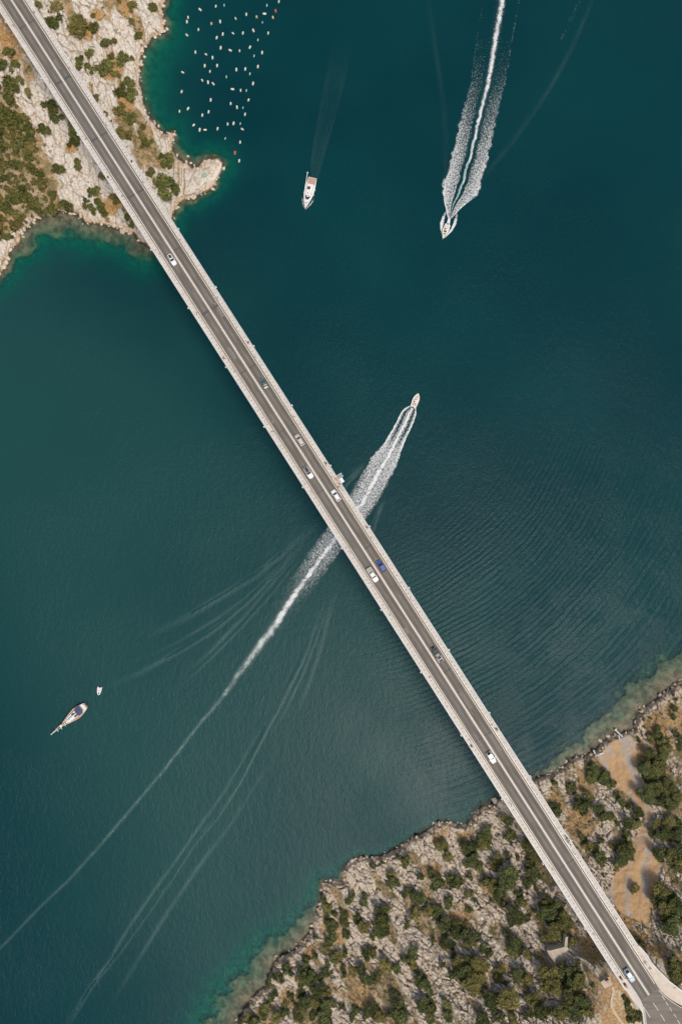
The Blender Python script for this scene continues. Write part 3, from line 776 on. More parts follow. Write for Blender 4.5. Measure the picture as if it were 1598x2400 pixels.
# ------------------------------------------------------------------ small built things on the slopes
def slab(name, pts, dz, thick, mat, label, cat=None, kind=None):
    cx = sum(p[0] for p in pts) / len(pts); cy = sum(p[1] for p in pts) / len(pts)
    z = float(np.mean([Hs(x, y, 0 if y < 1000 else 1) for x, y in pts + [(cx, cy)]])) + dz
    o = flat_poly(pw(pts, z), z - thick, z).build(name, mat, bevel=0.0)
    return tag(o, label, cat, None, kind), z
M_SLAB = concrete_mat('weathered_slab', (0.38, 0.32, 0.24), (0.48, 0.41, 0.32), (0.34, 0.28, 0.20))
o, zt = slab('terrace', [(1285, 2229), (1328, 2218), (1342, 2243), (1303, 2262)], 0.6, 5.0, M_SLAB, 'square weathered concrete terrace on the slope above the big tree', 'terrace')
st_ = empty('stone_steps', P(1318, 2214, zt - 1), 0, 'narrow concrete steps climbing from the terrace towards the bridge', 'steps')
for i in range(6):
    y = 2219 - i * 3.4
    q = [P(x, yy, zt + 0.12 * (i + 1)) - st_.location for x, yy in ((1322 + i * 0.6, y), (1329 + i * 0.3, y - 1.5), (1329.5 + i * 0.3, y - 4.7), (1322.5 + i * 0.6, y - 3.2))]
    MB().prism([v[:2] for v in q], -2.0, 1.06 + 0.05 * i).build('step', M_SLAB, st_)
tw = empty('retaining_wall', P(1293, 2246, zt - 1), 0, 'rough stone wall along the left edge of the terrace', 'wall')
for i in range(9):
    a = (1283 + i * 2.2, 2228 + i * 3.7)
    q = P(a[0], a[1], zt) - tw.location
    ob = link('stone', random.choice(ROCKS[1]), tw); ob.location = (q.x, q.y, 0.9); ob.scale = (0.6, 0.5, 0.55); ob.rotation_euler = (random.random(), random.random(), random.random() * 6)
o, zt2 = slab('foundation_slab', [(1406, 2302), (1427, 2289), (1434, 2309), (1416, 2317)], 0.9, 4.0, M_SLAB, 'small grey slab beside the bridge end holding a red box', 'slab')
rb = empty('red_cabinet', P(1421.5, 2297, zt2), 0.5, 'bright red box on the small grey slab by the bridge end', 'box')
MB().box(-0.55, 0.55, -0.4, 0.4, 0, 0.9).build('body', plain('red_enamel', (0.36, 0.10, 0.06), 0.5), rb, bevel=0.03)
MB().box(-0.6, 0.6, -0.45, 0.45, 0.902, 0.96).build('lid', plain('red_enamel_lid', (0.38, 0.13, 0.08), 0.5), rb, bevel=0.02)
def draped(name, pts, wd, mat, label, land=1, lift=0.12):
    """path strip following the ground"""
    c = along(pts + [pts[-1]], 4.0) + [pts[-1]]
    m = MB(); prev = None
    v = [P(x, y, Hs(x, y, land) + lift) for x, y in c]
    zz = [q.z for q in v]
    for i in range(len(v)):
        v[i].z = float(np.mean(zz[max(0, i - 2):i + 3])) + 0.1
    rings = []
    for i, p in enumerate(v):
        d = (v[min(i + 1, len(v) - 1)] - v[max(i - 1, 0)]); d.z = 0; d.normalize()
        n = Vector((-d.y, d.x, 0)) * wd / 2 * random.uniform(0.85, 1.15)
        rings.append([p + n, p - n, p - n - Vector((0, 0, 1.2)), p + n - Vector((0, 0, 1.2))])
    m.loft(rings)
    return tag(m.build(name, mat), label, None, None, 'structure')
draped('footpath', [(1342, 2242), (1356, 2246), (1370, 2252), (1383, 2262), (1394, 2276), (1401, 2288), (1409, 2301)], 0.75, M_SLAB, 'pale concrete footpath curving from the terrace to the bridge end', 1, 0.4)
M_DIRT = concrete_mat('trodden_earth', (0.40, 0.31, 0.21), (0.49, 0.39, 0.28), (0.33, 0.24, 0.15))
draped('footpath', [(1434, 2312), (1437, 2325), (1432, 2342), (1432, 2358), (1440, 2374), (1450, 2388), (1460, 2402)], 0.8, M_DIRT, 'trodden earth path leading down from the bridge end', 1, 0.02)
jt = empty('jetty', P(1450, 1720, 0.3), 0, 'thin white concrete jetty at the foot of the gravel track', 'jetty')
def bar(o, a, b, za, zb, wd, name, mat):
    a = P(*a, za) - o.location; b = P(*b, zb) - o.location
    d = b - a; d.z = 0; d.normalize(); n = Vector((-d.y, d.x, 0)) * wd / 2
    MB().loft([[a + n, a - n, a - n - Vector((0, 0, 0.5)), a + n - Vector((0, 0, 0.5))], [b + n, b - n, b - n - Vector((0, 0, 0.5)), b + n - Vector((0, 0, 0.5))]]).build(name, mat, o)
bar(jt, (1440.5, 1710), (1458, 1727), 0.9, 2.6, 0.55, 'walkway', M_EDGE)
bar(jt, (1449, 1724), (1452, 1735), 2.3, 2.9, 0.4, 'side_strut', M_EDGE)
bar(jt, (1440, 1712), (1444, 1708.5), 0.95, 0.95, 0.5, 'end_step', M_EDGE)
lg = empty('concrete_ledge', P(1400, 1766, 2), 0, 'short white concrete ledge at the lower end of the orange track', 'ledge')
bar(lg, (1390, 1758), (1396, 1771), 3.0, 3.2, 0.45, 'kerb', M_EDGE)
bar(lg, (1396, 1771), (1414, 1764.5), 3.2, 3.2, 0.45, 'kerb', M_EDGE)
o, zj = slab('stone_quay', [(509, 374), (520, 384), (516, 399), (506, 419), (497, 424), (490, 418), (503, 394), (505, 380)], 0.25, 3.0, concrete_mat('quay_stone', (0.55, 0.48, 0.40), (0.64, 0.57, 0.49), (0.47, 0.36, 0.25)), 'flat pale stone quay at the tip of the headland', 'quay')
tq = empty('folded_tarpaulin', P(481, 411, Hs(481, 411, 0) + 0.5), 0.6, 'pale green folded tarpaulin on the headland rocks', 'tarpaulin')
m = MB()
m.loft([[(-1.0 + 0.1 * i, -0.5 + 0.2 * math.sin(i * 2.1), 0.1), (-1.0 + 0.1 * i, 0.0, 0.45 + 0.12 * math.sin(i * 1.7)), (-1.0 + 0.1 * i, 0.5 + 0.15 * math.cos(i * 1.3), 0.1), (-1.0 + 0.1 * i, 0, -0.3)] for i in range(21)])
m.build('sheet', plain('faded_green_cloth', (0.34, 0.46, 0.36), 0.8), tq)

# ================================================================== VEHICLES
M_GLASS = plain('car_glass', (0.025, 0.032, 0.036), 0.12, var=0.1)
M_TYRE = plain('tyre_rubber', (0.02, 0.02, 0.02), 0.85)
M_RIM = plain('alloy_rim', (0.45, 0.45, 0.46), 0.35, 0.8)
M_LAMPG = plain('headlight_glass', (0.75, 0.76, 0.78), 0.15)
M_TAIL = plain('tail_light', (0.35, 0.03, 0.02), 0.25)
M_PLASTIC = plain('black_plastic', (0.03, 0.03, 0.032), 0.6)
def car(name, px, py, lane, label, cat, body, roof=None, glass=None, L=4.3, W=1.78, H=1.48, cf=0.16, wf=0.02, rr=-0.34, cr=-0.46, belt=0.92, rails=None, bed=None, cover=None, sunroof=None):
    """cf/wf/rr/cr: windscreen foot, roof front, roof rear, rear-window foot as a share of the length"""
    x, y = bx(px, py, ZD + 0.8)
    o = empty(name, on_bridge(x, y, ZD + 0.006), BRZ + (0 if lane < 0 else math.pi) + random.uniform(-0.015, 0.015), label, cat)
    roof = roof or body; glass = glass or M_GLASS
    hw = W / 2
    # lower body: plan tapers at nose and tail, bonnet and boot slope
    st = []
    for t, wv, zt in ((-0.5, 0.80, 0.62), (-0.485, 0.90, belt - 0.10), (-0.44, 0.97, belt), (-0.25, 1.0, belt + 0.02), (0.05, 1.0, belt), (cf + 0.02, 1.0, belt - 0.02), (0.33, 0.97, belt - 0.10), (0.43, 0.90, belt - 0.18), (0.485, 0.74, belt - 0.30), (0.5, 0.60, 0.50)):
        if bed and t < rr: zt = min(zt, belt)
        w_ = hw * wv; xx = L * t
        st.append([(xx, -w_ * 0.93, 0.24), (xx, w_ * 0.93, 0.24), (xx, w_, 0.42), (xx, w_, zt - 0.16), (xx, w_ * 0.90, zt), (xx, w_ * 0.5, zt + 0.035), (xx, -w_ * 0.5, zt + 0.035), (xx, -w_ * 0.90, zt), (xx, -w_, zt - 0.16), (xx, -w_, 0.42)])
    bd = MB().loft(st).build('body', body, o, smooth=False)
    # cabin shell
    b = belt - 0.02; tw_ = hw * 0.72; bw_ = hw * 0.90
    xf, xr, xt0, xt1 = L * cf, L * cr, L * rr, L * wf
    zr = H
    def pt(x, yy, z): return (x, yy, z)
    base = [pt(xf, -bw_, b), pt(xf, bw_, b), pt(xr, bw_ * 0.96, b), pt(xr, -bw_ * 0.96, b)]
    top = [pt(xt1, -tw_, zr), pt(xt1, tw_, zr), pt(xt0, tw_ * 0.97, zr), pt(xt0, -tw_ * 0.97, zr)]
    MB().loft([base, top]).build('cabin', body, o, bevel=0.05)
    def pane(i, j, nm, m0=0.10, up=0.10, lo=0.12):
        a, b_, c, d = Vector(base[i]), Vector(base[j]), Vector(top[j]), Vector(top[i])
        f = lambda u, v: (a * (1 - u) + b_ * u) * (1 - v) + (d * (1 - u) + c * u) * v
        q = [f(m0, lo), f(1 - m0, lo), f(1 - m0, 1 - up), f(m0, 1 - up)]
        n = (q[1] - q[0]).cross(q[3] - q[0]).normalized() * 0.02
        if n.dot((q[0] + q[2]) / 2 - Vector((0, 0, 0.9))) < 0: n = -n
        MB().loft([[v - n * 1.2 for v in q], [v + n for v in q]]).build(nm, glass, o)
    pane(0, 1, 'windscreen', 0.05, 0.02, 0.02)
    pane(2, 3, 'rear_window', 0.10, 0.06, 0.08)
    pane(1, 2, 'side_window', 0.08); pane(3, 0, 'side_window', 0.08)
    rp = MB().loft([[(xt1 - 0.03, -tw_ * 0.96, zr + 0.002), (xt1 - 0.03, tw_ * 0.96, zr + 0.002), (xt0 + 0.02, tw_ * 0.94, zr + 0.002), (xt0 + 0.02, -tw_ * 0.94, zr + 0.002)],
                    [(xt1 - 0.16, -tw_ * 0.80, zr + 0.05), (xt1 - 0.16, tw_ * 0.80, zr + 0.05), (xt0 + 0.14, tw_ * 0.80, zr + 0.05), (xt0 + 0.14, -tw_ * 0.80, zr + 0.05)]]).build('roof', roof, o)
    if sunroof:
        MB().box(xt0 + 0.2, xt1 - 0.25, -tw_ * 0.68, tw_ * 0.68, zr + 0.052, zr + 0.066).build('sunroof', M_GLASS, rp)
    if rails:
        for s in (-1, 1):
            MB().tube((xt0 + 0.1, s * tw_ * 0.92, zr + 0.07), (xt1 - 0.2, s * tw_ * 0.92, zr + 0.07), 0.035).build('roof_rail', rails, rp)
    if bed:
        bl = (L * -0.475, L * rr - 0.12)
        MB().box(bl[0] + 0.1, bl[1], -hw * 0.76, hw * 0.76, belt + 0.03, belt + (0.07 if cover else 0.05)).build('bed_floor', cover or M_PLASTIC, o)
        for s in (-1, 1):
            MB().box(bl[0], bl[1], s * hw * 0.86 - 0.06, s * hw * 0.86 + 0.06, belt - 0.1, belt + 0.14).build('bed_rail', bed, o)
        MB().box(bl[0] - 0.02, bl[0] + 0.07, -hw * 0.78, hw * 0.78, belt - 0.1, belt + 0.12).build('tailgate', body, o)
        if not cover:
            MB().box(L * -0.33, L * -0.30, -hw * 0.78, hw * 0.78, belt + 0.05, belt + 0.30).build('cross_bar', bed, o)
    for sx in (-0.30, 0.30):
        for s in (-1, 1):
            ty = MB().tube((L * sx, s * (hw - 0.20), 0.31), (L * sx, s * (hw + 0.005), 0.31), 0.31, 0.31, 14).build('wheel', M_TYRE, o)
            MB().tube((L * sx, s * (hw - 0.02), 0.31), (L * sx, s * (hw + 0.015), 0.31), 0.19, 0.17, 10).build('rim', M_RIM, ty)
    for s in (-1, 1):
        MB().loft([[(L * 0.44, s * hw * 0.58, belt - 0.30), (L * 0.44, s * hw * 0.84, belt - 0.30), (L * 0.44, s * hw * 0.84, belt - 0.16), (L * 0.44, s * hw * 0.58, belt - 0.16)],
                   [(L * 0.497, s * hw * 0.52, 0.56), (L * 0.48, s * hw * 0.74, 0.56), (L * 0.475, s * hw * 0.74, 0.64), (L * 0.49, s * hw * 0.52, 0.64)]]).build('headlight', M_LAMPG, o)
        MB().box(L * -0.498, L * -0.47, min(s * hw * 0.62, s * hw * 0.88), max(s * hw * 0.62, s * hw * 0.88), 0.62, 0.78).build('tail_light', M_TAIL, o)
        MB().loft([[(xf - 0.25, s * hw * 0.96, b + 0.06), (xf - 0.12, s * hw * 0.96, b + 0.06), (xf - 0.12, s * hw * 0.96, b + 0.2), (xf - 0.25, s * hw * 0.96, b + 0.2)],
                   [(xf - 0.27, s * (hw + 0.19), b + 0.05), (xf - 0.15, s * (hw + 0.16), b + 0.05), (xf - 0.15, s * (hw + 0.16), b + 0.19), (xf - 0.27, s * (hw + 0.19), b + 0.19)]]).build('wing_mirror', body, o)
    return o
def paint(n, c, metal=0.0): return plain(n, c, 0.32, metal, var=0.03, coat=0.25)
PW, PS, PB = paint('white_car_paint', (0.70, 0.70, 0.685)), paint('silver_paint', (0.60, 0.62, 0.63), 0.2), paint('blue_paint', (0.035, 0.065, 0.26))
car('car', 403, 608, -1, 'white hatchback with dark sunroof in the left lane nearest the headland', 'car', PW, sunroof=True, L=4.35, rr=-0.40, cr=-0.47)
car('car', 619, 898, 1, 'dark grey-blue saloon with pale load at its boot in the right lane', 'car', paint('slate_paint', (0.10, 0.135, 0.14), 0.2), L=4.5, glass=plain('teal_glass', (0.05, 0.085, 0.095), 0.15), cf=0.22, wf=0.04, rr=-0.22, cr=-0.36)
car('car', 702, 1031, 1, 'beige estate car in the right lane above the white estate', 'car', paint('beige_paint', (0.50, 0.46, 0.42), 0.1), L=4.4, cf=0.24, wf=0.06, rr=-0.38, cr=-0.45, glass=plain('grey_glass', (0.06, 0.075, 0.08), 0.15))
car('car', 722.5, 1107, -1, 'white sport utility car with black roof and white rails in the left lane', 'car', PW, roof=paint('black_roof_paint', (0.03, 0.03, 0.032)), rails=M_WHITE, L=4.55, W=1.86, H=1.62, rr=-0.42, cr=-0.47)
car('car', 787, 1161, 1, 'white estate car in the right lane beside the jump platform', 'car', PW, L=4.3, cf=0.22, wf=0.06, rr=-0.38, cr=-0.45)
car('car', 893.5, 1326.5, 1, 'deep blue hatchback in the right lane passing the white pickup', 'car', PB, rails=plain('chrome_trim', (0.6, 0.62, 0.66), 0.25, 0.6), L=4.35, cf=0.22, wf=0.05, rr=-0.40, cr=-0.46)
car('pickup_truck', 872.8, 1347, -1, 'white pickup truck with grey covered bed in the left lane', 'pickup truck', paint('cream_paint', (0.70, 0.67, 0.61)), L=5.5, W=1.92, H=1.72, cf=0.22, wf=0.13, rr=-0.13, cr=-0.17, bed=paint('grey_bed_paint', (0.33, 0.33, 0.31)), cover=plain('grey_bed_cover', (0.30, 0.30, 0.27), 0.7), belt=1.0)
car('pickup_truck', 1024, 1534, 1, 'black pickup truck with open bed and pale bed rails in the right lane', 'pickup truck', paint('black_paint', (0.022, 0.027, 0.03)), L=5.6, W=1.9, H=1.70, cf=0.19, wf=0.09, rr=-0.12, cr=-0.16, bed=plain('steel_bed_rail', (0.62, 0.6, 0.57), 0.4), glass=plain('teal_glass2', (0.10, 0.15, 0.16), 0.15), belt=1.0, roof=paint('dark_grey_roof', (0.05, 0.058, 0.06)))
car('car', 1151, 1776, -1, 'silver hatchback with black rear window in the left lane near the right shore', 'car', PS, L=4.2, rr=-0.30, cr=-0.49, H=1.45)
car('car', 1475, 2287, -1, 'pale blue saloon in the left lane near the end of the bridge', 'car', paint('pale_blue_paint', (0.50, 0.55, 0.60), 0.15), L=4.6, cf=0.18, wf=0.06, rr=-0.30, cr=-0.47, glass=plain('blue_black_glass', (0.02, 0.035, 0.055), 0.15))
# load strapped behind the saloon
x, y = bx(624, 909.5)
ld = empty('tied_load', on_bridge(x, y, ZD + 0.95), BRZ, 'pale cream bundle resting on the boot of the grey-blue saloon', 'bundle')
MB().loft([[(-0.30 * a, -0.62 * a, z), (0.30 * a, -0.62 * a, z), (0.30 * a, 0.66 * a, z), (-0.30 * a, 0.66 * a, z)] for a, z in ((0.9, 0.0), (1.0, 0.15), (0.7, 0.34))]).build('bundle', plain('cream_cloth', (0.68, 0.60, 0.53), 0.8), ld)
MB().box(-0.31, 0.31, -0.02, 0.02, 0.1, 0.36).build('strap', M_OCHRE, ld)

# ================================================================== PEOPLE
def person_mesh(pose='stand'):
    sk = {'pel': (0, 0, 0.92), 'sp': (0, 0, 1.12), 'ch': (0.0, 0, 1.36), 'nk': (0.01, 0, 1.50), 'hd': (0.03, 0, 1.60), 'tp': (0.03, 0, 1.73)}
    rad = {'pel': .15, 'sp': .14, 'ch': .16, 'nk': .06, 'hd': .10, 'tp': .085}
    ed = [('pel', 'sp'), ('sp', 'ch'), ('ch', 'nk'), ('nk', 'hd'), ('hd', 'tp')]
    for s, n in ((1, 'l'), (-1, 'r')):
        a = 0.12 * s
        sk.update({'sh' + n: (0, .20 * s, 1.40), 'el' + n: (0.06, .27 * s, 1.13), 'wr' + n: (0.24 + a, .24 * s, 0.98), 'ha' + n: (0.31 + a, .22 * s, 0.97),
                   'hp' + n: (0, .10 * s, 0.86), 'kn' + n: (0.05 + a * .5, .12 * s, 0.49), 'an' + n: (-0.02 + a, .12 * s, 0.09), 'ft' + n: (0.15 + a, .14 * s, 0.045)})
        if pose == 'sit':
            sk.update({'kn' + n: (0.42, .14 * s, 0.90), 'an' + n: (0.46, .14 * s, 0.48), 'ft' + n: (0.62, .15 * s, 0.44)})
        rad.update({'sh' + n: .075, 'el' + n: .05, 'wr' + n: .035, 'ha' + n: .042, 'hp' + n: .10, 'kn' + n: .065, 'an' + n: .045, 'ft' + n: .045})
        ed += [('ch', 'sh' + n), ('sh' + n, 'el' + n), ('el' + n, 'wr' + n), ('wr' + n, 'ha' + n), ('pel', 'hp' + n), ('hp' + n, 'kn' + n), ('kn' + n, 'an' + n), ('an' + n, 'ft' + n)]
    keys = list(sk); ix = {k: i for i, k in enumerate(keys)}
    me = bpy.data.meshes.new('person_skeleton')
    me.from_pydata([sk[k] for k in keys], [(ix[a], ix[b]) for a, b in ed], [])
    ob = bpy.data.objects.new('person_skeleton', me); C.objects.link(ob)
    ob.modifiers.new('s', 'SKIN')
    for i, k in enumerate(keys):
        me.skin_vertices[0].data[i].radius = (rad[k], rad[k]); me.skin_vertices[0].data[i].use_root = (k == 'pel')
    ob.modifiers.new('d', 'SUBSURF').levels = 1
    dg = bpy.context.evaluated_depsgraph_get()
    out = bpy.data.meshes.new_from_object(ob.evaluated_get(dg))
    bpy.data.objects.remove(ob); out.name = 'person'
    return out
M_SKIN = plain('skin', (0.42, 0.25, 0.17), 0.6); M_HAIR = plain('dark_hair', (0.03, 0.02, 0.015), 0.7)
PM = {k: person_mesh(k) for k in ('stand', 'sit')}
def person(loc, rz, label, shirt, trousers, pose='stand', group=None):
    me = PM[pose].copy(); me.materials.clear()
    for m in (plain('cloth_%d_%d_%d' % tuple(int(c * 100) for c in shirt), shirt, 0.85), plain('cloth_%d_%d_%d' % tuple(int(c * 100) for c in trousers), trousers, 0.85), M_SKIN, M_HAIR): me.materials.append(m)
    lim = 0.40 if pose == 'stand' else 0.7
    for p in me.polygons:
        c = p.center; p.use_smooth = True
        p.material_index = 3 if (c.z > 1.64 or (c.z > 1.54 and c.x < 0.0)) else 2 if (c.z > 1.475 or (c.x > 0.16 and 0.92 < c.z < 1.06 and abs(c.y) > .12)) else 0 if c.z > 0.95 else 1
    o = link('person', me); o.location = loc; o.rotation_euler = (0, 0, rz)
    return tag(o, label, 'person', group)
for (px, py, rz, lab, sh_, tr_) in [(1327, 1964, 0.5, 'person in brown standing highest in the group on the right pavement', (0.20, 0.13, 0.09), (0.10, 0.08, 0.07)),
                              (1332, 1969, 2.2, 'person in tan standing by the railing in the group on the right pavement', (0.30, 0.20, 0.14), (0.12, 0.10, 0.09)),
                              (1330, 1972.5, 4.0, 'person in dark clothes nearest the kerb in the group on the right pavement', (0.07, 0.045, 0.03), (0.05, 0.04, 0.04)),
                              (1336, 1979.5, 5.5, 'person in black standing lowest in the group on the right pavement', (0.03, 0.028, 0.025), (0.03, 0.03, 0.03)),
                              (793, 1141.5, 1.0, 'person in dark red on the pavement just below the jump platform', (0.19, 0.07, 0.05), (0.06, 0.05, 0.05)),
                              (797.5, 1135, 3.0, 'person in grey standing by the pink mat', (0.25, 0.22, 0.22), (0.08, 0.08, 0.10))]:
    x, y = bx(px, py, ZD + 1.2)
    person(on_bridge(x, min(y, 5.2), 40.15), BRZ + rz, lab, sh_, tr_)
x, y = bx(1330.5, 1958)
bn = empty('bicycle', on_bridge(x, 5.05, 40.15), BRZ, 'bicycle with pale basket leaning on the railing by the group of people', 'bicycle')
for sx in (-0.52, 0.52):
    wm = MB()
    for i in range(16):
        a0, a1 = 2 * math.pi * i / 16, 2 * math.pi * (i + 1) / 16
        wm.tube((sx + 0.33 * math.cos(a0), 0.1, 0.34 + 0.33 * math.sin(a0)), (sx + 0.33 * math.cos(a1), 0.1, 0.34 + 0.33 * math.sin(a1)), 0.022, n=5)
    wm.build('wheel', M_TYRE, bn)
MB().tube((-0.52, 0.1, 0.34), (-0.05, 0.1, 0.32), .02).tube((-0.05, 0.1, 0.32), (0.40, 0.1, 0.80), .02).tube((-0.05, 0.1, 0.32), (-0.18, 0.1, 0.86), .02).tube((-0.18, 0.1, 0.80), (0.40, 0.1, 0.82), .02).tube((0.40, 0.1, 0.95), (0.52, 0.1, 0.34), .02).build('frame', M_RAIL, bn)
MB().tube((0.36, -0.18, 0.98), (0.36, 0.38, 0.98), .018).build('handlebar', M_DARK, bn)
MB().box(-0.30, -0.06, 0.03, 0.17, 0.88, 0.93).build('saddle', M_PLASTIC, bn, bevel=0.02)
MB().box(0.42, 0.72, -0.06, 0.26, 0.80, 1.02).build('basket', M_WHITE, bn)

# ================================================================== BOATS
def hull_pts(L, B, n=18, bow=1.7, stern=0.82, full=0.40):
    """half-breadth along the length, stern (x=-L/2) to bow (x=L/2)"""
    out = []
    for i in range(n + 1):
        t = i / n
        if t < full: hb = stern + (1 - stern) * math.sin(t / full * math.pi / 2)
        else: hb = 1 - ((t - full) / (1 - full)) ** bow
        out.append((-L / 2 + L * t, max(hb, 0.012) * B / 2))
    return out
def hull(o, L, B, free, draft, mat, deckmat, sheer=0.25, **kw):
    h = hull_pts(L, B, **kw); rings = []
    for i, (x, b) in enumerate(h):
        t = i / (len(h) - 1); z = free * (1 + sheer * t * t)
        rings.append([(x, -b, z), (x, -b * 0.92, z * 0.4), (x, -b * 0.55, -draft * 0.6 * (1 - t * 0.6)), (x, 0, -draft * (1 - t * 0.7)), (x, b * 0.55, -draft * 0.6 * (1 - t * 0.6)), (x, b * 0.92, z * 0.4), (x, b, z)])
    MB().loft(rings).build('hull', mat, o)
    m = MB()
    rr = []
    for i, (x, b) in enumerate(h):
        t = i / (len(h) - 1); z = free * (1 + sheer * t * t) + 0.012; k = max(b - 0.10, 0.01)
        rr.append([(x if 0 < i < len(h) - 1 else x * 0.985, -k, z), (x if 0 < i < len(h) - 1 else x * 0.985, k, z)])
    for i in range(len(rr) - 1): m.quad(rr[i][0], rr[i][1], rr[i + 1][1], rr[i + 1][0])
    m.build('deck', deckmat, o)
    # gunwale rail
    for s in (-1, 1):
        g = MB()
        for i in range(len(h) - 1):
            t0, t1 = i / (len(h) - 1), (i + 1) / (len(h) - 1)
            g.tube((h[i][0], s * (h[i][1] - .03), free * (1 + sheer * t0 * t0) + 0.05), (h[i + 1][0], s * (h[i + 1][1] - .03), free * (1 + sheer * t1 * t1) + 0.05), 0.07, n=6)
        g.build('gunwale', mat, o)
    return h
def boat_at(name, bow, stern, label, cat, z=0.0):
    a, b = P(*stern, 0.8), P(*bow, 0.8)
    c = (a + b) / 2; d = b - a
    return empty(name, (c.x, c.y, z), math.atan2(d.y, d.x), label, cat), d.length
M_HULLW = plain('white_gelcoat', (0.68, 0.66, 0.63), 0.35, var=0.04)
M_DECKG = plain('deck_grey', (0.62, 0.60, 0.58), 0.6, var=0.06)
M_TEAK = plain('teak_deck', (0.40, 0.26, 0.18), 0.7, var=0.15, scale=5)
M_NAVY = plain('navy_canvas', (0.05, 0.055, 0.13), 0.85, var=0.15)
M_WOOD = plain('varnished_wood', (0.42, 0.24, 0.13), 0.5, var=0.2)
M_SKYC = plain('pale_blue_canvas', (0.42, 0.56, 0.66), 0.8)
# motor yacht
o, L = boat_at('motor_yacht', (715, 489.5), (733, 418), 'white motor yacht with brown aft deck cruising left of the big wake', 'yacht')
hull(o, L, 4.1, 1.3, 0.6, M_HULLW, M_DECKG, stern=0.80, full=0.45, bow=1.6)
MB().box(-L * 0.485, -L * 0.27, -1.55, 1.55, 1.36, 1.40).build('aft_deck', M_TEAK, o)
MB().loft([[(-L * .27, -1.45, 1.3), (-L * .27, 1.45, 1.3), (L * .16, 1.25, 1.5), (L * .27, 0.45, 1.55), (L * .27, -0.45, 1.55), (L * .16, -1.25, 1.5)], [(-L * .25, -1.25, 2.3), (-L * .25, 1.25, 2.3), (L * .06, 1.05, 2.3), (L * .14, 0.35, 2.25), (L * .14, -0.35, 2.25), (L * .06, -1.05, 2.3)]]).build('cabin', M_HULLW, o)
MB().loft([[(L * .165, -0.95, 1.78), (L * .165, 0.95, 1.78), (L * .235, 0.42, 1.80), (L * .235, -0.42, 1.80)], [(L * .125, -0.85, 2.16), (L * .125, 0.85, 2.16), (L * .172, 0.36, 2.14), (L * .172, -0.36, 2.14)]]).build('windscreen', M_GLASS, o)
MB().box(-L * .16, -L * .07, -0.95, 0.25, 2.31, 2.5).build('helm_seat', plain('dark_upholstery', (0.06, 0.04, 0.03), 0.8), o, bevel=.04)
MB().box(-L * .20, -L * .02, 0.55, 0.95, 2.31, 2.42).build('bench_seat', M_WHITE, o, bevel=.04)
MB().box(0.2, 1.0, -0.25, -0.1, 2.31, 2.36).build('skylight', M_GLASS, o)
MB().tube((L * .33, 0, 1.6), (L * .33, 0, 1.66), 0.24, 0.24, 12).build('hatch', M_GLASS, o)
for y in (-0.45, 0.35): MB().tube((L * .13, y, 2.2), (L * .13, y, 2.34), 0.16, 0.16, 10).build('porthole', M_GLASS, o)
MB().tube((-L * .10, -2.0, 1.4), (-L * .56, -2.35, 2.6), 0.11).build('boom', M_WHITE, o)
bmesh_ball = MB(); bmesh_ball.loft([[(-L * .56 + .3 * math.sin(a) * math.cos(t), -2.35 + .3 * math.sin(a) * math.sin(t), 2.7 - .3 * math.cos(a)) for t in [i * math.pi / 5 for i in range(10)]] for a in (0.2, 0.8, 1.57, 2.3, 2.9)]); bmesh_ball.build('fender_ball', M_WHITE, o, smooth=True)
for s in (-1, 1):
    for x in (-0.15, 0.02): MB().tube((L * x, s * 2.12, 0.5), (L * x, s * 2.12, 1.1), 0.13, 0.13, 8).build('fender', M_WHITE, o)
# planing speedboats
def speedboat(bow, stern, label, B, rib, mats):
    o, L = boat_at('speedboat', bow, stern, label, 'speedboat', 0.12)
    hull(o, L, B, 0.75, 0.35, mats[0], mats[1], stern=0.86, full=0.5 if rib else 0.42, bow=2.3 if rib else 1.5)
    MB().box(-L * .38, -L * .20, -B * .30, B * .30, 0.78, 1.08).build('rear_seat', mats[2], o, bevel=.05)
    MB().box(-L * .08, L * .04, -B * .18, B * .18, 0.78, 1.45).build('console', M_HULLW, o, bevel=.05)
    MB().loft([[(L * .045, -B * .2, 1.2), (L * .045, B * .2, 1.2), (L * .06, B * .2, 1.2), (L * .06, -B * .2, 1.2)], [(L * .0, -B * .17, 1.75), (L * .0, B * .17, 1.75), (L * .012, B * .17, 1.75), (L * .012, -B * .17, 1.75)]]).build('windscreen', M_GLASS, o)
    MB().prism([(L * .12, -B * .28), (L * .30, -B * .2), (L * .38, 0), (L * .30, B * .2), (L * .12, B * .28)], 0.86, 0.97).build('bow_cushion', mats[2], o)
    e = MB().box(-L * .56, -L * .47, -0.22, 0.22, 0.35, 1.15).build('outboard_motor', M_PLASTIC, o, bevel=.06)
    MB().box(-L * .54, -L * .50, -0.05, 0.05, -0.5, 0.36).build('motor_leg', M_DARK, e)
    c = o.matrix_world if False else Matrix.Translation(o.location) @ Matrix.Rotation(o.rotation_euler.z, 4, 'Z')
    return o, c, L
o, c, L = speedboat((1037, 560), (1049, 526), 'white speedboat with cream seats leading the big wake at the top', 2.5, False, (M_HULLW, M_DECKG, plain('cream_vinyl', (0.60, 0.53, 0.38), 0.6)))
q = c @ Vector((-L * .14, -0.35, 0.0)); person((q.x, q.y, 0.28), o.rotation_euler.z, 'person in brown at the helm of the upper speedboat', (0.14, 0.07, 0.04), (0.10, 0.07, 0.05), 'sit')
q = c @ Vector((L * .17, 0.1, 0.0)); person((q.x, q.y, 0.22), o.rotation_euler.z, 'person in dark swimwear on the bow of the upper speedboat', (0.12, 0.06, 0.05), (0.30, 0.18, 0.12), 'sit')
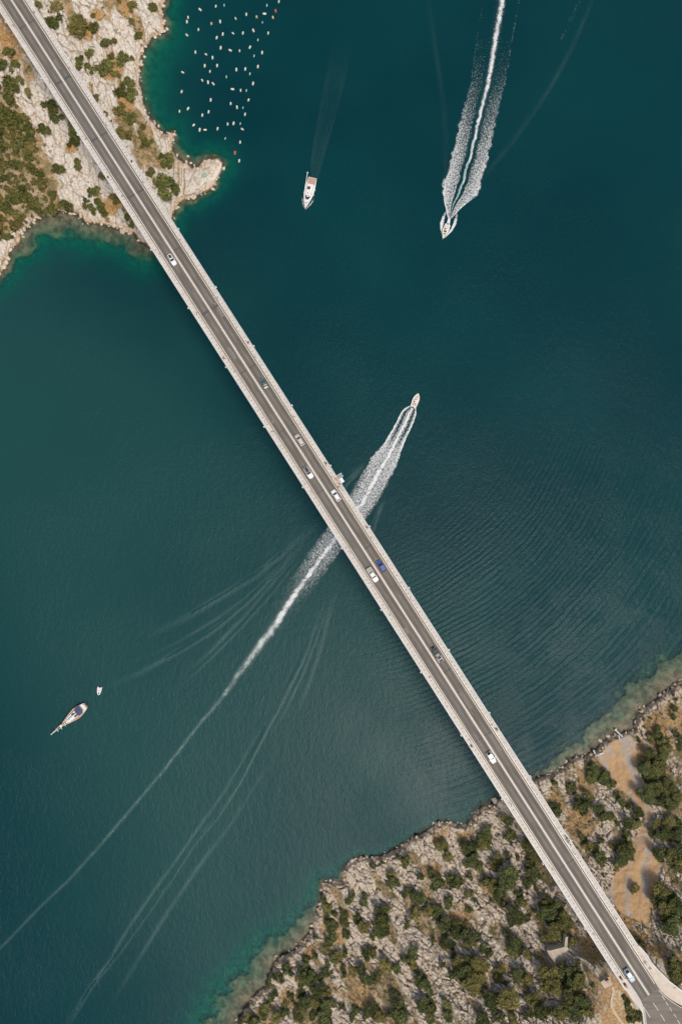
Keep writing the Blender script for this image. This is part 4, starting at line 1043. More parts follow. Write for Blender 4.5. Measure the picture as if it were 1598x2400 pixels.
o, c, L = speedboat((980, 922.5), (967.5, 954.5), 'white rounded speedboat with tan bow cushion heading up past the bridge', 2.6, True, (M_HULLW, M_DECKG, plain('tan_vinyl', (0.50, 0.38, 0.29), 0.6)))
q = c @ Vector((-L * .16, 0.3, 0.0)); person((q.x, q.y, 0.28), o.rotation_euler.z, 'person in dark brown at the helm of the lower speedboat', (0.10, 0.045, 0.02), (0.16, 0.1, 0.07), 'sit')
q = c @ Vector((-L * .27, -0.45, 0.0)); person((q.x, q.y, 0.28), o.rotation_euler.z + .4, 'person in yellow on the rear seat of the lower speedboat', (0.55, 0.40, 0.20), (0.30, 0.2, 0.15), 'sit')
# wooden sailing cruiser
o, L = boat_at('sailing_boat', (143, 1703), (202, 1653), 'wooden two-masted sailing boat with navy awning at lower left', 'sailing boat')
hull(o, L, 4.2, 1.2, 0.7, plain('cream_hull', (0.66, 0.60, 0.50), 0.45), M_WOOD, stern=0.55, full=0.35, bow=1.35, sheer=0.5)
MB().prism([(-L * .45, -1.3), (-L * .30, -1.65), (-L * .30, 1.65), (-L * .45, 1.3), (-L * .49, 0)], 1.3, 1.36).build('aft_deck', M_HULLW, o)
aw = MB().loft([[(-L * .37, -1.5, 2.75), (-L * .37, 0, 2.95), (-L * .37, 1.5, 2.75), (-L * .37, 0, 2.85)], [(-L * .20, -1.55, 2.75), (-L * .20, 0, 2.95), (-L * .20, 1.55, 2.75), (-L * .20, 0, 2.85)]]).build('awning', M_NAVY, o)
m = MB()
for x in (-.365, -.205):
    for y in (-1.4, 1.4): m.tube((L * x, y, 1.2), (L * x, y, 2.8), 0.04)
m.build('awning_post', M_GALV, aw)
MB().prism([(-L * .16, -1.2), (L * .16, -0.95), (L * .26, -0.4), (L * .26, 0.4), (L * .16, 0.95), (-L * .16, 1.2)], 1.35, 1.95).build('cabin', M_HULLW, o)
MB().box(-L * .10, -L * .02, -0.95, -0.45, 1.955, 2.0).build('skylight', M_GLASS, o)
MB().box(L * .10, L * .14, -0.25, 0.25, 1.955, 2.02).build('hatch', M_DARK, o)
MB().box(-L * .17, -L * .05, 0.35, 1.0, 1.955, 2.0).build('side_hatch', M_GLASS, o)
MB().tube((-L * .18, 0.0, 2.9), (L * .16, 0.0, 2.7), 0.22, 0.16, 8).build('sail_cover', M_SKYC, o)
MB().tube((L * .18, 0, 1.3), (L * .18, 0, 13.0), 0.14, 0.07).build('mast', M_WOOD, o)
MB().tube((-L * .17, 0, 1.3), (-L * .17, 0, 9.5), 0.11, 0.06).build('mast', M_WOOD, o)
sp = MB().tube((L * .44, 0.45, 1.7), (L * .80, 0, 2.3), 0.09).tube((L * .44, -0.45, 1.7), (L * .80, 0, 2.3), 0.09).tube((L * .80, 0, 2.2), (L * .83, 0, 2.4), 0.2, 0.1).build('bowsprit', plain('pale_spar', (0.68, 0.66, 0.58), 0.5), o)
MB().tube((L * .60, 1.05, 2.05), (L * .60, -0.45, 2.05), 0.07).build('spreader', M_WHITE, sp)
MB().tube((L * .47, 1.25, 2.1), (L * .47, 0.1, 2.1), 0.09).build('spreader', M_WHITE, sp)
MB().tube((L * .33, 1.25, 2.2), (L * .26, -0.8, 2.2), 0.08).build('spar', M_WHITE, o)
MB().box(L * .42, L * .47, -0.4, 0.4, 1.72, 1.95).build('anchor_winch', M_WHITE, o, bevel=.05)
MB().box(-L * .53, -L * .48, -0.15, 0.45, 0.9, 1.5).build('stern_davit', plain('faded_red', (0.40, 0.16, 0.11), 0.6), o, bevel=.05)
# towed dinghy
o, L = boat_at('inflatable_dinghy', (230.5, 1629), (233.5, 1611), 'white inflatable dinghy trailing the wooden sailing boat', 'dinghy')
m = MB()
for s in (-1, 1):
    pts = [(-L * .52, s * .62), (-L * .2, s * .66), (L * .15, s * .56), (L * .38, s * .34), (L * .5, 0)]
    for i in range(4): m.tube((pts[i][0], pts[i][1], .28), (pts[i + 1][0], pts[i + 1][1], .28 + .03 * i), .27 - .02 * i, .27 - .02 * (i + 1), 10)
m.build('inflatable_tube', M_HULLW, o)
MB().prism([(-L * .40, -.45), (L * .25, -.4), (L * .25, .4), (-L * .40, .45)], 0.1, 0.16).build('floor', M_DECKG, o)
MB().box(-L * .06, L * .02, -.5, .5, .40, .46).build('seat', M_HULLW, o)
MB().box(-L * .58, -L * .46, -.16, .16, .2, .85).build('outboard_motor', M_DARK, o, bevel=.04)
MB().box(L * .22, L * .30, -.12, .12, .30, .42).build('fuel_tank', plain('red_can', (0.35, 0.08, 0.05), 0.5), o)

# ------------------------------------------------------------------ mussel farm floats
def float_mesh(r, L, taper=0.55):
    m = MB(); n = 10; rings = []
    for x, k in ((-0.5, 0.35), (-0.46, 0.8), (-0.36, 1.0), (-0.12, 1.0), (-0.10, 1.07), (-0.05, 1.07), (-0.03, 1.0), (0.03, 1.0), (0.05, 1.07), (0.10, 1.07), (0.12, 1.0), (0.36, 1.0), (0.46, 0.8), (0.5, 0.35)):
        rings.append([(x * L, r * k * math.cos(2 * math.pi * i / n), r * k * math.sin(2 * math.pi * i / n)) for i in range(n)])
    return m.loft(rings)
def ring_mesh(r, L):
    return MB().tube((L * .49, 0, 0), (L * .56, 0, 0), r * .3, r * .22, 8).tube((-L * .49, 0, 0), (-L * .56, 0, 0), r * .3, r * .22, 8)
KINDS = {'w': ((0.62, 0.57, 0.48), 0.36, 1.45), 't': ((0.46, 0.56, 0.55), 0.22, 1.2), 'y': ((0.60, 0.42, 0.18), 0.42, 1.4), 'r': ((0.62, 0.09, 0.06), 0.40, 1.5), 'o': ((0.46, 0.34, 0.20), 0.45, 1.25)}
PROT = {}
for k_, (col, r, L) in KINDS.items():
    a = float_mesh(r, L).build('drum', plain('float_' + k_, col, 0.5, var=0.3, scale=1.2), None, smooth=False); b = ring_mesh(r, L).build('mooring_eye', M_DARK, None)
    PROT[k_] = (a.data, b.data); bpy.data.objects.remove(a); bpy.data.objects.remove(b)
BUOY = [(1340, 18, 'w', 80), (1203, 60, 't', 85), (1303, 125, 'r', 100), (1175, 157, 'w', 0), (1272, 200, 'y', 100), (967, 165, 'w', 90), (1085, 195, 'o', 85), (845, 212, 'w', 115), (713, 58, 't', 90), (617, 72, 'w', 80), (438, 110, 'w', 140),
        (299, 200, 'w', 95), (286, 250, 'w', 88), (567, 272, 'o', 100), (667, 248, 'w', 90), (1152, 255, 't', 85), (418, 340, 'w', 92), (286, 402, 'w', 140), (697, 392, 'w', 80), (815, 382, 'w', 140), (928, 380, 'w', 85), (1048, 350, 'w', 110), (1218, 380, 'w', 82),
        (627, 433, 'w', 80), (1100, 456, 't', 88), (673, 550, 'w', 90), (783, 577, 'w', 155), (890, 583, 'w', 92), (1008, 543, 'w', 65), (383, 600, 'w', 90), (505, 623, 'w', 145), (580, 663, 'w', 85), (1148, 605, 'w', 85), (1056, 640, 't', 80), (490, 756, 'w', 90),
        (632, 754, 'w', 85), (550, 820, 'w', 85), (238, 830, 'w', 155), (853, 800, 'w', 88), (955, 793, 'w', 85), (1100, 765, 'w', 80), (1008, 846, 't', 85), (738, 880, 't', 85), (462, 922, 'w', 120), (528, 945, 'w', 95), (588, 962, 'w', 130), (1044, 960, 'w', 82),
        (808, 1023, 'w', 0), (902, 1038, 'w', 88), (967, 1038, 't', 88), (225, 1053, 'w', 75), (558, 1148, 'w', 85), (992, 1148, 'w', 75), (788, 1190, 'w', 85), (298, 1247, 'w', 60), (860, 1232, 'w', 90), (928, 1236, 't', 80), (201, 1278, 'w', 90), (534, 1285, 'w', 80),
        (952, 1313, 'w', 80), (462, 1323, 'w', 90), (363, 1436, 'w', 50), (753, 1425, 'w', 90), (820, 1418, 'w', 85), (898, 1418, 't', 85), (432, 1491, 'w', 85), (494, 1490, 'w', 0), (637, 1478, 'w', 85), (922, 1483, 'w', 150), (725, 1588, 't', 75), (896, 1633, 'w', 88), (837, 1755, 'r', 95), (885, 1847, 'w', 88)]
LB = {'w': ('pale cream drum float of the mussel farm', 'pale mussel farm floats'), 't': ('thin grey-green half-sunk float of the mussel farm', 'thin half-sunk floats'),
      'o': ('tan drum float among the pale ones near the top of the mussel farm', 'tan floats')}
ORD = ['first', 'second', 'third', 'fourth', 'fifth', 'sixth', 'seventh', 'eighth', 'ninth', 'tenth'] + ['%d%s' % (i, {1: 'st', 2: 'nd', 3: 'rd'}.get(i % 10 if not 10 < i < 14 else 0, 'th')) for i in range(11, 130)]
BUOY.sort(key=lambda b: b[1]); seen = {}
for (cx, cy, kd, ang) in BUOY:
    p = P(380 + cx / 4.9, cy / 4.9, 0.1)
    lab, grp = LB.get(kd, (None, None))
    seen[kd] = seen.get(kd, 0) + 1
    if grp: lab = '%s from the top among the %s' % (ORD[seen[kd] - 1], grp)
    if kd == 'r': lab = 'red float at the upper right corner of the mussel farm' if cy < 500 else 'red float at the lower end of the mussel farm near the headland'
    if kd == 'y': lab = 'yellow float below the red one at the top of the mussel farm'
    o = empty('buoy', (p.x, p.y, 0.06 if kd != 't' else -0.08), R(ang + random.uniform(-6, 6)), lab, 'buoy', grp, random.uniform(0.78, 1.08))
    o.rotation_euler.y = random.uniform(-0.12, 0.12)
    link('drum', PROT[kd][0], o); link('mooring_eye', PROT[kd][1], o)

# ================================================================== WAKES
def foam_sheen_mat():
    k = N('sea_foam_or_sheen'); p = k.pos()
    d = k.n('Attribute', attribute_name='dens').outputs['Fac']; t = k.n('Attribute', attribute_name='tint').outputs['Fac']
    uv = k.n('Attribute', attribute_name='along').outputs['Vector']
    n1 = k.noise(uv, 1.0, 5, 0.68, 0.7); n2 = k.noise(p, 1.6, 4, 0.6, 0.5)
    nz = k.math('ADD', k.math('MULTIPLY', n1, 0.68), k.math('MULTIPLY', n2, 0.32))
    th = k.math('SUBTRACT', 1.0, d)
    nz = k.math('ADD', k.math('MULTIPLY', k.math('SUBTRACT', nz, 0.5), 2.3), 0.5)
    a = k.ramp(k.math('ADD', nz, k.math('MULTIPLY', k.math('SUBTRACT', d, 0.5), 1.0)), 0.30, 0.78)
    a = k.math('ADD', k.math('MULTIPLY', a, k.math('SUBTRACT', 1.0, k.n('Attribute', attribute_name='base').outputs['Fac'])), k.n('Attribute', attribute_name='base').outputs['Fac'])
    a = k.math('MULTIPLY', a, k.math('MINIMUM', k.math('MULTIPLY', d, 1.4), 1.0))
    a = k.math('MULTIPLY', a, k.math('SUBTRACT', 1.0, k.math('MULTIPLY', t, 0.42)))
    col = k.mix(t, (0.62, 0.63, 0.62), (0.27, 0.46, 0.41))
    df = k.n('BsdfDiffuse'); k.l(col, df.inputs[0])
    tr = k.n('BsdfTransparent'); mx = k.n('MixShader')
    k.l(a, mx.inputs[0]); k.l(tr.outputs[0], mx.inputs[1]); k.l(df.outputs[0], mx.inputs[2]); k.l(mx.outputs[0], k.out.inputs[0])
    return k.m
M_FOAM_SHEEN = foam_sheen_mat()
def resample(pts, n):
    pts = np.array(pts, float); d = np.r_[0, np.cumsum(np.hypot(*np.diff(pts, axis=0).T))]; t = np.linspace(0, d[-1], n)
    return np.stack([np.interp(t, d, pts[:, 0]), np.interp(t, d, pts[:, 1])], -1)
def smooth(a, k=5):
    for _ in range(3):
        a = np.vstack([a[:1], (a[:-2] + 2 * a[1:-1] + a[2:]) / 4, a[-1:]])
    return a
def wake(Lp, Rp, dens, label, cat='wake', z=0.03, nu=61, step=0.5, tint=None, stretch=(1.5, 2.7), base=0.0):
    ln = np.hypot(*np.diff(np.array(Lp, float), axis=0).T).sum() / 5.9
    n = int(ln / step)
    A, B = smooth(resample(Lp, n)), smooth(resample(Rp, n))
    u = np.linspace(-1.12, 1.12, nu)[None, :]; v = np.linspace(0, ln, n)[:, None]
    px = A[:, :1] * (1 - u) / 2 + B[:, :1] * (1 + u) / 2; py = A[:, 1:] * (1 - u) / 2 + B[:, 1:] * (1 + u) / 2
    X, Y = PN(px, py, z)
    U, V = np.broadcast_arrays(u, v)
    D = np.clip(dens(U, V), 0, 1.2) * (1 - sstep(0.90, 1.1, np.abs(U) + 0.22 * (fbm(V / 1.6, U * 1.0 + 5, 3, 77) - 0.5)))
    Tt = tint(U, V) if tint is not None else np.zeros_like(U)
    wd = np.hypot(A[:, 0] - B[:, 0], A[:, 1] - B[:, 1])[:, None] / 5.9
    al = np.stack([V * stretch[0] * 1.0, U * wd * 0.5 * stretch[1], U * 0, U * 0 + 1], -1)
    me = grid_mesh('wake_foam_or_sheen', X, Y, np.full(X.shape, z), M_FOAM_SHEEN, None, {'dens': D, 'tint': Tt, 'along': al, 'base': np.full(D.shape, base) if not callable(base) else base(U, V)})
    return tag(link('wake_foam_or_sheen', me), label, None, None, 'stuff')
G = lambda x, c, s: np.exp(-((x - c) / s) ** 2)
# ---- upper speedboat
L1 = [(1050, 516), (1043, 485), (1037, 456), (1036, 434), (1048, 398), (1069, 319), (1084, 250), (1100, 190), (1112, 110), (1125, 20), (1142, -100)]
R1 = [(1054, 516), (1080, 488), (1116, 461), (1127, 432), (1138, 395), (1153, 332), (1166, 268), (1184, 199), (1199, 115), (1216, 10), (1236, -100)]
def d1(u, v):
    u0 = u; u = u + 0.10 * (fbm(v / 2.2, 0 * v + 3, 3, 14) - 0.5) + 0.05 * (fbm(v / 0.8, u * 2, 2, 15) - 0.5)
    far = sstep(10, 105, v)
    c = G(u, -0.02 + 0.10 * v / 100, 0.065 + 0.12 * sstep(10, 95, v)) * (0.7 + 0.6 * fbm(v / 1.5, u * 6, 3, 19)) * (1.0 - 0.26 * sstep(15, 70, v) - 0.14 * sstep(70, 120, v))
    c = c * (1 + 0.10 * np.sin(v * 1.9 + np.abs(u) * 20 + 3 * fbm(v / 4, u * 3, 2, 8)) * sstep(20, 50, v))
    side = (0.30 + 0.70 * sstep(0.10, 0.36, np.abs(u))) * (0.66 - 0.58 * far) * (0.72 + 0.28 * np.abs(u)) * (1 - sstep(60, 125, v))
    inner = G(np.abs(u), 0.27, 0.05) * (0.75 - 0.5 * sstep(6, 35, v))
    edge = G(np.abs(u), 0.93, 0.06) * (1.1 - 0.75 * sstep(6, 18, v)) * (1 - 0.8 * sstep(70, 110, v))
    er = G(u, 0.96, 0.03) * 0.42 * sstep(35, 60, v)
    return np.maximum.reduce([c, side, inner, edge, er])
wake(L1, R1, d1, 'long foaming wake of the upper speedboat running off the top of the picture', tint=lambda u, v: G(u, -0.02, 0.06) * (1 - 0.75 * sstep(12, 45, v)) * sstep(0, 3, v), base=lambda u, v: 0.24 * G(u, 0.03, 0.14) * sstep(20, 60, v))
solid = lambda hi: (lambda u, v: hi * (1 - np.abs(u) ** 3 * 0.45) * (1 - 0.35 * sstep(0.6 * v.max(), v.max(), v)))
wake([(1036, 557), (1031, 535), (1030, 524), (1036, 507), (1043, 494)], [(1040, 556), (1037, 535), (1040, 521), (1043, 508), (1047, 497)], solid(0.78), 'white bow spray left of the upper speedboat', z=0.10, nu=15, step=0.25)
wake([(1040, 559), (1053, 541), (1061, 525), (1064, 513), (1068, 502)], [(1044, 556), (1060, 541), (1069, 525), (1072, 511), (1073, 501)], solid(0.78), 'white bow spray right of the upper speedboat', z=0.10, nu=15, step=0.25)
wake([(1045, 526), (1048, 517), (1050, 510)], [(1054, 527), (1055, 517), (1055, 510)], solid(1.0), 'churned white water at the stern of the upper speedboat', z=0.08, nu=15, step=0.25)
# ---- lower speedboat, passing under the bridge
L2 = [(964, 948), (942, 961), (927, 992), (913, 1018), (899, 1038), (872, 1068), (841, 1119), (818, 1157), (764, 1235), (722, 1294), (646, 1399), (579, 1510), (505, 1632), (455, 1695), (378, 1795), (312, 1873), (231, 1968), (158, 2050), (90, 2115), (8, 2200), (-70, 2275)]
R2 = [(975, 952), (975, 973), (964, 1004), (950, 1030), (942, 1050), (936, 1078), (915, 1122), (884, 1183), (802, 1289), (734, 1386), (663, 1490), (590, 1572), (520, 1655), (470, 1712), (392, 1812), (325, 1893), (244, 1988), (172, 2068), (102, 2133), (22, 2217), (-52, 2290)]
def d2(u, v):
    u0 = u; u = u + 0.26 * (fbm(v / 2.5, 0 * v + 3, 3, 12) - 0.5) * sstep(15, 50, v) + 0.10 * (fbm(v / 0.9, u * 2, 2, 16) - 0.5)
    c = G(u, 0.04, 0.17 + 0.10 * sstep(10, 60, v) + 0.34 * sstep(90, 140, v)) * (0.65 + 0.7 * fbm(v / 1.7, u * 1.5, 3, 18)) * (1.05 - 0.25 * sstep(5, 40, v) - 0.40 * sstep(85, 150, v) - 0.18 * sstep(160, 280, v))
    side = (1 - 0.45 * np.abs(u) ** 3 * sstep(18, 40, v)) * (0.68 - 0.30 * sstep(50, 105, v)) * (1 - 0.95 * sstep(75, 135, v)) * (0.80 + 0.2 * np.abs(u)) * (1 - 0.55 * G(np.abs(u), 0.52, 0.16) * (1 - sstep(10, 22, v)))
    edge = G(np.abs(u), 0.93, 0.10) * (1.1 - 0.85 * sstep(14, 32, v))
    er = G(u, 0.80, 0.05) * 0.75 * sstep(24, 30, v) * (1 - sstep(36, 46, v))
    return np.maximum.reduce([c, side, edge, er])
wake(L2, R2, d2, 'foaming wake of the lower speedboat passing under the bridge to the lower left', stretch=(1.5, 2.5), base=lambda u, v: 0.30 * G(u, 0.04, 0.35) * sstep(40, 130, v), tint=lambda u, v: 0.75 * sstep(80, 170, v))
# ---- motor yacht: faint trail
wake([(731, 424), (726, 380), (735, 320), (748, 250), (765, 160), (780, 60)], [(745, 424), (760, 370), (778, 310), (795, 250), (815, 170), (835, 60)], lambda u, v: (0.085 - 0.05 * sstep(6, 30, v)) * (0.45 + 0.7 * np.abs(u)) * (1 - sstep(38, 60, v)) * (0.4 + 1.2 * fbm(v / 5, u * 5, 3, 4)) * (1 - sstep(0.85, 1.0, np.abs(u))), 'faint trail of disturbed water behind the motor yacht', tint=lambda u, v: 0.9 + 0 * u, base=0.4)
wake([(712, 489), (709, 478), (707, 462)], [(714, 489), (711.5, 478), (709, 462)], solid(0.6), 'thin bow wave left of the motor yacht', z=0.06, nu=9, step=0.25)
wake([(717, 489), (727, 477), (735, 464)], [(718, 490.5), (730, 479), (738, 465)], solid(0.6), 'thin bow wave right of the motor yacht', z=0.06, nu=9, step=0.25)
# ---- spread-out waves of the wakes: low ridges of water
def ridge(pts, wd, h, label, fade=0.3, lum=0.15):
    q = smooth(resample(pts, max(20, int(np.hypot(*np.diff(np.array(pts, float), axis=0).T).sum() / 6))))
    X, Y = PN(q[:, 0], q[:, 1], 0.0)
    T = np.stack([np.gradient(X), np.gradient(Y)], -1); T /= np.linalg.norm(T, axis=1)[:, None]
    Nn = np.stack([-T[:, 1], T[:, 0]], -1)
    u = np.linspace(-1, 1, 15); n = len(q); wd = wd * 0.95; h = h * 0.33
    e = np.minimum(1, np.minimum(np.linspace(0, 1, n) / fade, np.linspace(1, 0, n) / fade)); e = e * (0.75 + 0.5 * fbm(np.linspace(0, n / 7, n), np.zeros(n), 3, 5))
    GX = X[:, None] + Nn[:, :1] * u * wd; GY = Y[:, None] + Nn[:, 1:] * u * wd
    GZ = (np.cos(u * math.pi)[None, :] * 0.5 + 0.5) * h * e[:, None] * 1.0 - 0.004
    me = grid_mesh('wake_wave', GX, GY, GZ, M_WATER, None)
    tag(link('wake_wave', me), label, None, None, 'stuff')
    nn = np.stack([np.gradient(q[:, 1]), -np.gradient(q[:, 0])], -1); nn /= np.linalg.norm(nn, axis=1)[:, None]; hw = 3.6 + wd * 4.6
    e2 = lambda v: np.minimum(1, np.minimum(v / v.max() / fade, (1 - v / v.max()) / fade))
    wake(list(map(tuple, q + nn * hw)), list(map(tuple, q - nn * hw)), lambda u, v: lum * G(u, 0.0, 0.5) * e2(v) * (0.25 + 1.5 * fbm(v / 7, u * 1.1, 4, 9)) * (0.6 + 0.8 * fbm(v * 0.9, u * 4, 2, 6)), label.replace('wave line', 'pale sheen painted along the wave line'), nu=13, step=1.0, tint=lambda u, v: 0.85 + 0 * u, z=0.09, base=0.5)  # pale strip painted over the ridge for the bright sky it reflects
ridge([(752, 1216), (680, 1280), (600, 1345), (520, 1395), (430, 1448), (340, 1495)], 2.6, 0.34, 'outermost wave line left of the long wake')
ridge([(742, 1232), (655, 1330), (580, 1408), (500, 1476), (420, 1525), (330, 1575), (240, 1615)], 2.0, 0.36, 'second wave line left of the long wake')
ridge([(730, 1260), (650, 1350), (575, 1440), (500, 1520), (420, 1590)], 1.4, 0.15, 'third wave line left of the long wake')
ridge([(793, 1368), (777, 1416), (760, 1472), (742, 1540), (718, 1610), (690, 1680)], 1.8, 0.26, 'outer wave line right of the long wake below the bridge')
ridge([(770, 1390), (734, 1475), (713, 1538), (680, 1602), (654, 1656), (621, 1715), (585, 1785), (560, 1835), (509, 1914), (455, 1976), (383, 2087), (318, 2178), (279, 2232), (214, 2312), (168, 2389), (120, 2460)], 1.5, 0.34, 'main wave line running down right of the long wake', 0.12)
ridge([(620, 1690), (574, 1769), (520, 1860), (432, 1987), (375, 2067), (306, 2167), (249, 2262), (184, 2350), (140, 2420)], 1.1, 0.22, 'wave line just inside the main one right of the long wake', 0.2)
ridge([(640, 1770), (590, 1850), (540, 1930), (480, 2010), (420, 2095), (360, 2190), (300, 2290), (250, 2370)], 1.4, 0.18, 'faint wave line outside the main one right of the long wake', 0.3)
ridge([(735, 1245), (660, 1318), (590, 1385), (515, 1445), (430, 1495), (340, 1545)], 1.2, 0.2, 'narrow wave line between the two left of the long wake', 0.3, 0.10)
ridge([(715, 1290), (640, 1385), (560, 1475), (480, 1555), (400, 1625)], 1.2, 0.2, 'innermost wave line left of the long wake', 0.3, 0.08)
ridge([(783, 1380), (760, 1440), (735, 1510), (705, 1585), (672, 1655), (640, 1715)], 1.2, 0.2, 'narrow wave line between the two right of the long wake', 0.3, 0.11)
ridge([(1120, 442), (1136, 412), (1160, 380), (1200, 332), (1250, 262), (1292, 200), (1335, 120), (1375, 30), (1400, -30)], 1.5, 0.26, 'thin wave line spreading right of the upper wake', 0.2, 0.05)
ridge([(1045, 470), (1043, 400), (1044, 330), (1040, 260), (1030, 180), (1015, 80), (1000, -20)], 1.5, 0.22, 'thin wave line spreading left of the upper wake', 0.2, 0.03)
ridge([(858, 1078), (840, 1100), (820, 1122), (795, 1150), (760, 1190)], 2.0, 0.30, 'raised wave at the upper side of the wake beside the bridge', 0.25)
ridge([(902, 1165), (888, 1195), (876, 1225), (868, 1260)], 1.6, 0.30, 'raised wave at the right side of the wake beside the bridge', 0.25)
wake([(1310, 90), (1330, 50), (1352, 0)], [(1318, 96), (1338, 56), (1360, 2)], lambda u, v: 0.20 * (0.3 + 1.4 * fbm(v / 2, u, 2, 3)), 'sprinkle of foam flecks at the top right', nu=9)

# ================================================================== VEGETATION
def leaf_mat(name, dark, lite, dry):
    k = N(name)
    t = k.n('Attribute', attribute_name='tone').outputs['Fac']
    oi = k.n('ObjectInfo').outputs['Random']
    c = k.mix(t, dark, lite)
    c = k.mix(k.math('MULTIPLY', k.ramp(k.math('FRACT', k.math('MULTIPLY', oi, 7.31)), 0.35, 0.95), 0.55), c, k.mix(t, tuple(v * 0.45 for v in dark), tuple(v * 0.55 for v in lite)))
    c = k.mix(k.math('MULTIPLY', k.ramp(oi, 0.45, 1.0), 0.9), c, k.mix(t, tuple(v * 0.55 for v in dry), dry))
    df = k.n('BsdfDiffuse'); tl = k.n('BsdfTranslucent'); k.l(c, df.inputs[0]); k.l(c, tl.inputs[0])
    mx = k.n('MixShader'); mx.inputs[0].default_value = 0.12; k.l(df.outputs[0], mx.inputs[1]); k.l(tl.outputs[0], mx.inputs[2]); k.l(mx.outputs[0], k.out.inputs[0])
    return k.m
LM = [leaf_mat('olive_leaves', (0.075, 0.088, 0.028), (0.215, 0.210, 0.066), (0.30, 0.24, 0.085)), leaf_mat('evergreen_leaves', (0.058, 0.074, 0.032), (0.172, 0.186, 0.068), (0.27, 0.235, 0.085))]
M_BARK = plain('grey_bark', (0.12, 0.09, 0.065), 0.9, var=0.3, scale=6)
def crown_mesh(seed, lobes, leaves, size, flat=0.62):
    r = np.random.default_rng(seed)
    ctr = [];
    for i in range(lobes):
        a = r.uniform(0, 2 * math.pi); d = math.sqrt(r.uniform(0, 1)) * 0.72 if i else 0
        ctr.append((d * math.cos(a), d * math.sin(a), (0.75 + r.uniform(-0.2, 0.22) - 0.35 * d) * flat, r.uniform(0.26, 0.44) * (1.15 if i == 0 else 1)))
    vs = []; fs = []; tone = []
    ltone = r.uniform(0.0, 0.85, lobes)
    per = leaves // lobes
    for li, (cx, cy, cz, cr) in enumerate(ctr):
        # core that fills the lobe
        b = len(vs); n1, n2 = 7, 5
        for i in range(n2):
            ph = math.pi * (i + 0.5) / n2
            for j in range(n1):
                th = 2 * math.pi * j / n1; q = cr * 0.80 * r.uniform(0.85, 1.1)
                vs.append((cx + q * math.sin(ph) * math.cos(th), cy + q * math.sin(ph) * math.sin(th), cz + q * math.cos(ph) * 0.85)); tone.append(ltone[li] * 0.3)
        for i in range(n2 - 1):
            for j in range(n1):
                fs.append((b + i * n1 + j, b + (i + 1) * n1 + j, b + (i + 1) * n1 + (j + 1) % n1, b + i * n1 + (j + 1) % n1))
        for _ in range(per):
            d = r.normal(size=3); d /= np.linalg.norm(d)
            if d[2] < -0.35: d[2] = -d[2]
            q = cr * r.uniform(0.72, 1.16)
            c = np.array((cx, cy, cz)) + d * q * np.array((1, 1, 0.85))
            nrm = d + r.normal(size=3) * 0.85; nrm /= np.linalg.norm(nrm)
            t1 = np.cross(nrm, r.normal(size=3)); t1 /= np.linalg.norm(t1); t2 = np.cross(nrm, t1)
            s = size * r.uniform(0.6, 1.3); b = len(vs); k = r.uniform(0.5, 0.8)
            for (p_, q_) in ((-s, 0), (0, -s * k), (s, 0), (0, s * k)): vs.append(tuple(c + t1 * p_ + t2 * q_))
            fs.append((b, b + 1, b + 2, b + 3))
            tn = np.clip(ltone[li] + r.normal() * 0.30, 0, 1); tone += [tn] * 4
    me = bpy.data.meshes.new('crown'); me.from_pydata(vs, [], fs)
    at = me.attributes.new('tone', 'FLOAT', 'POINT'); at.data.foreach_set('value', np.array(tone, np.float32))
    return me
def trunk_mesh(seed):
    r = random.Random(seed); m = MB()
    m.tube((0, 0, -0.35), (0.02, 0.01, 0.30), 0.075, 0.05, 6)
    for i in range(4):
        a = 6.28 * i / 4 + r.random(); m.tube((0.02, 0.01, 0.22), (0.36 * math.cos(a), 0.36 * math.sin(a), 0.50), 0.04, 0.018, 5)
    o = m.build('trunk', M_BARK); me = o.data; bpy.data.objects.remove(o); return me
TRUNKS = [trunk_mesh(s) for s in range(3)]
SMALL = [[crown_mesh(s + 100 * l, 8, 520, 0.115) for s in range(8)] for l in (0, 1)]
BIG = [[crown_mesh(s + 50 + 100 * l, 16, 1900, 0.075, 0.7) for s in range(6)] for l in (0, 1)]
for l in (0, 1):
    for me in SMALL[l] + BIG[l]: me.materials.append(LM[l])
PLANTS = []
def plant(px, py, r, land, label, group, big=None):
    PLANTS.append([px, py, r * 1.12 * random.uniform(0.80, 1.22), land, label, group, (r / 6.4 > 2.0) if big is None else big])
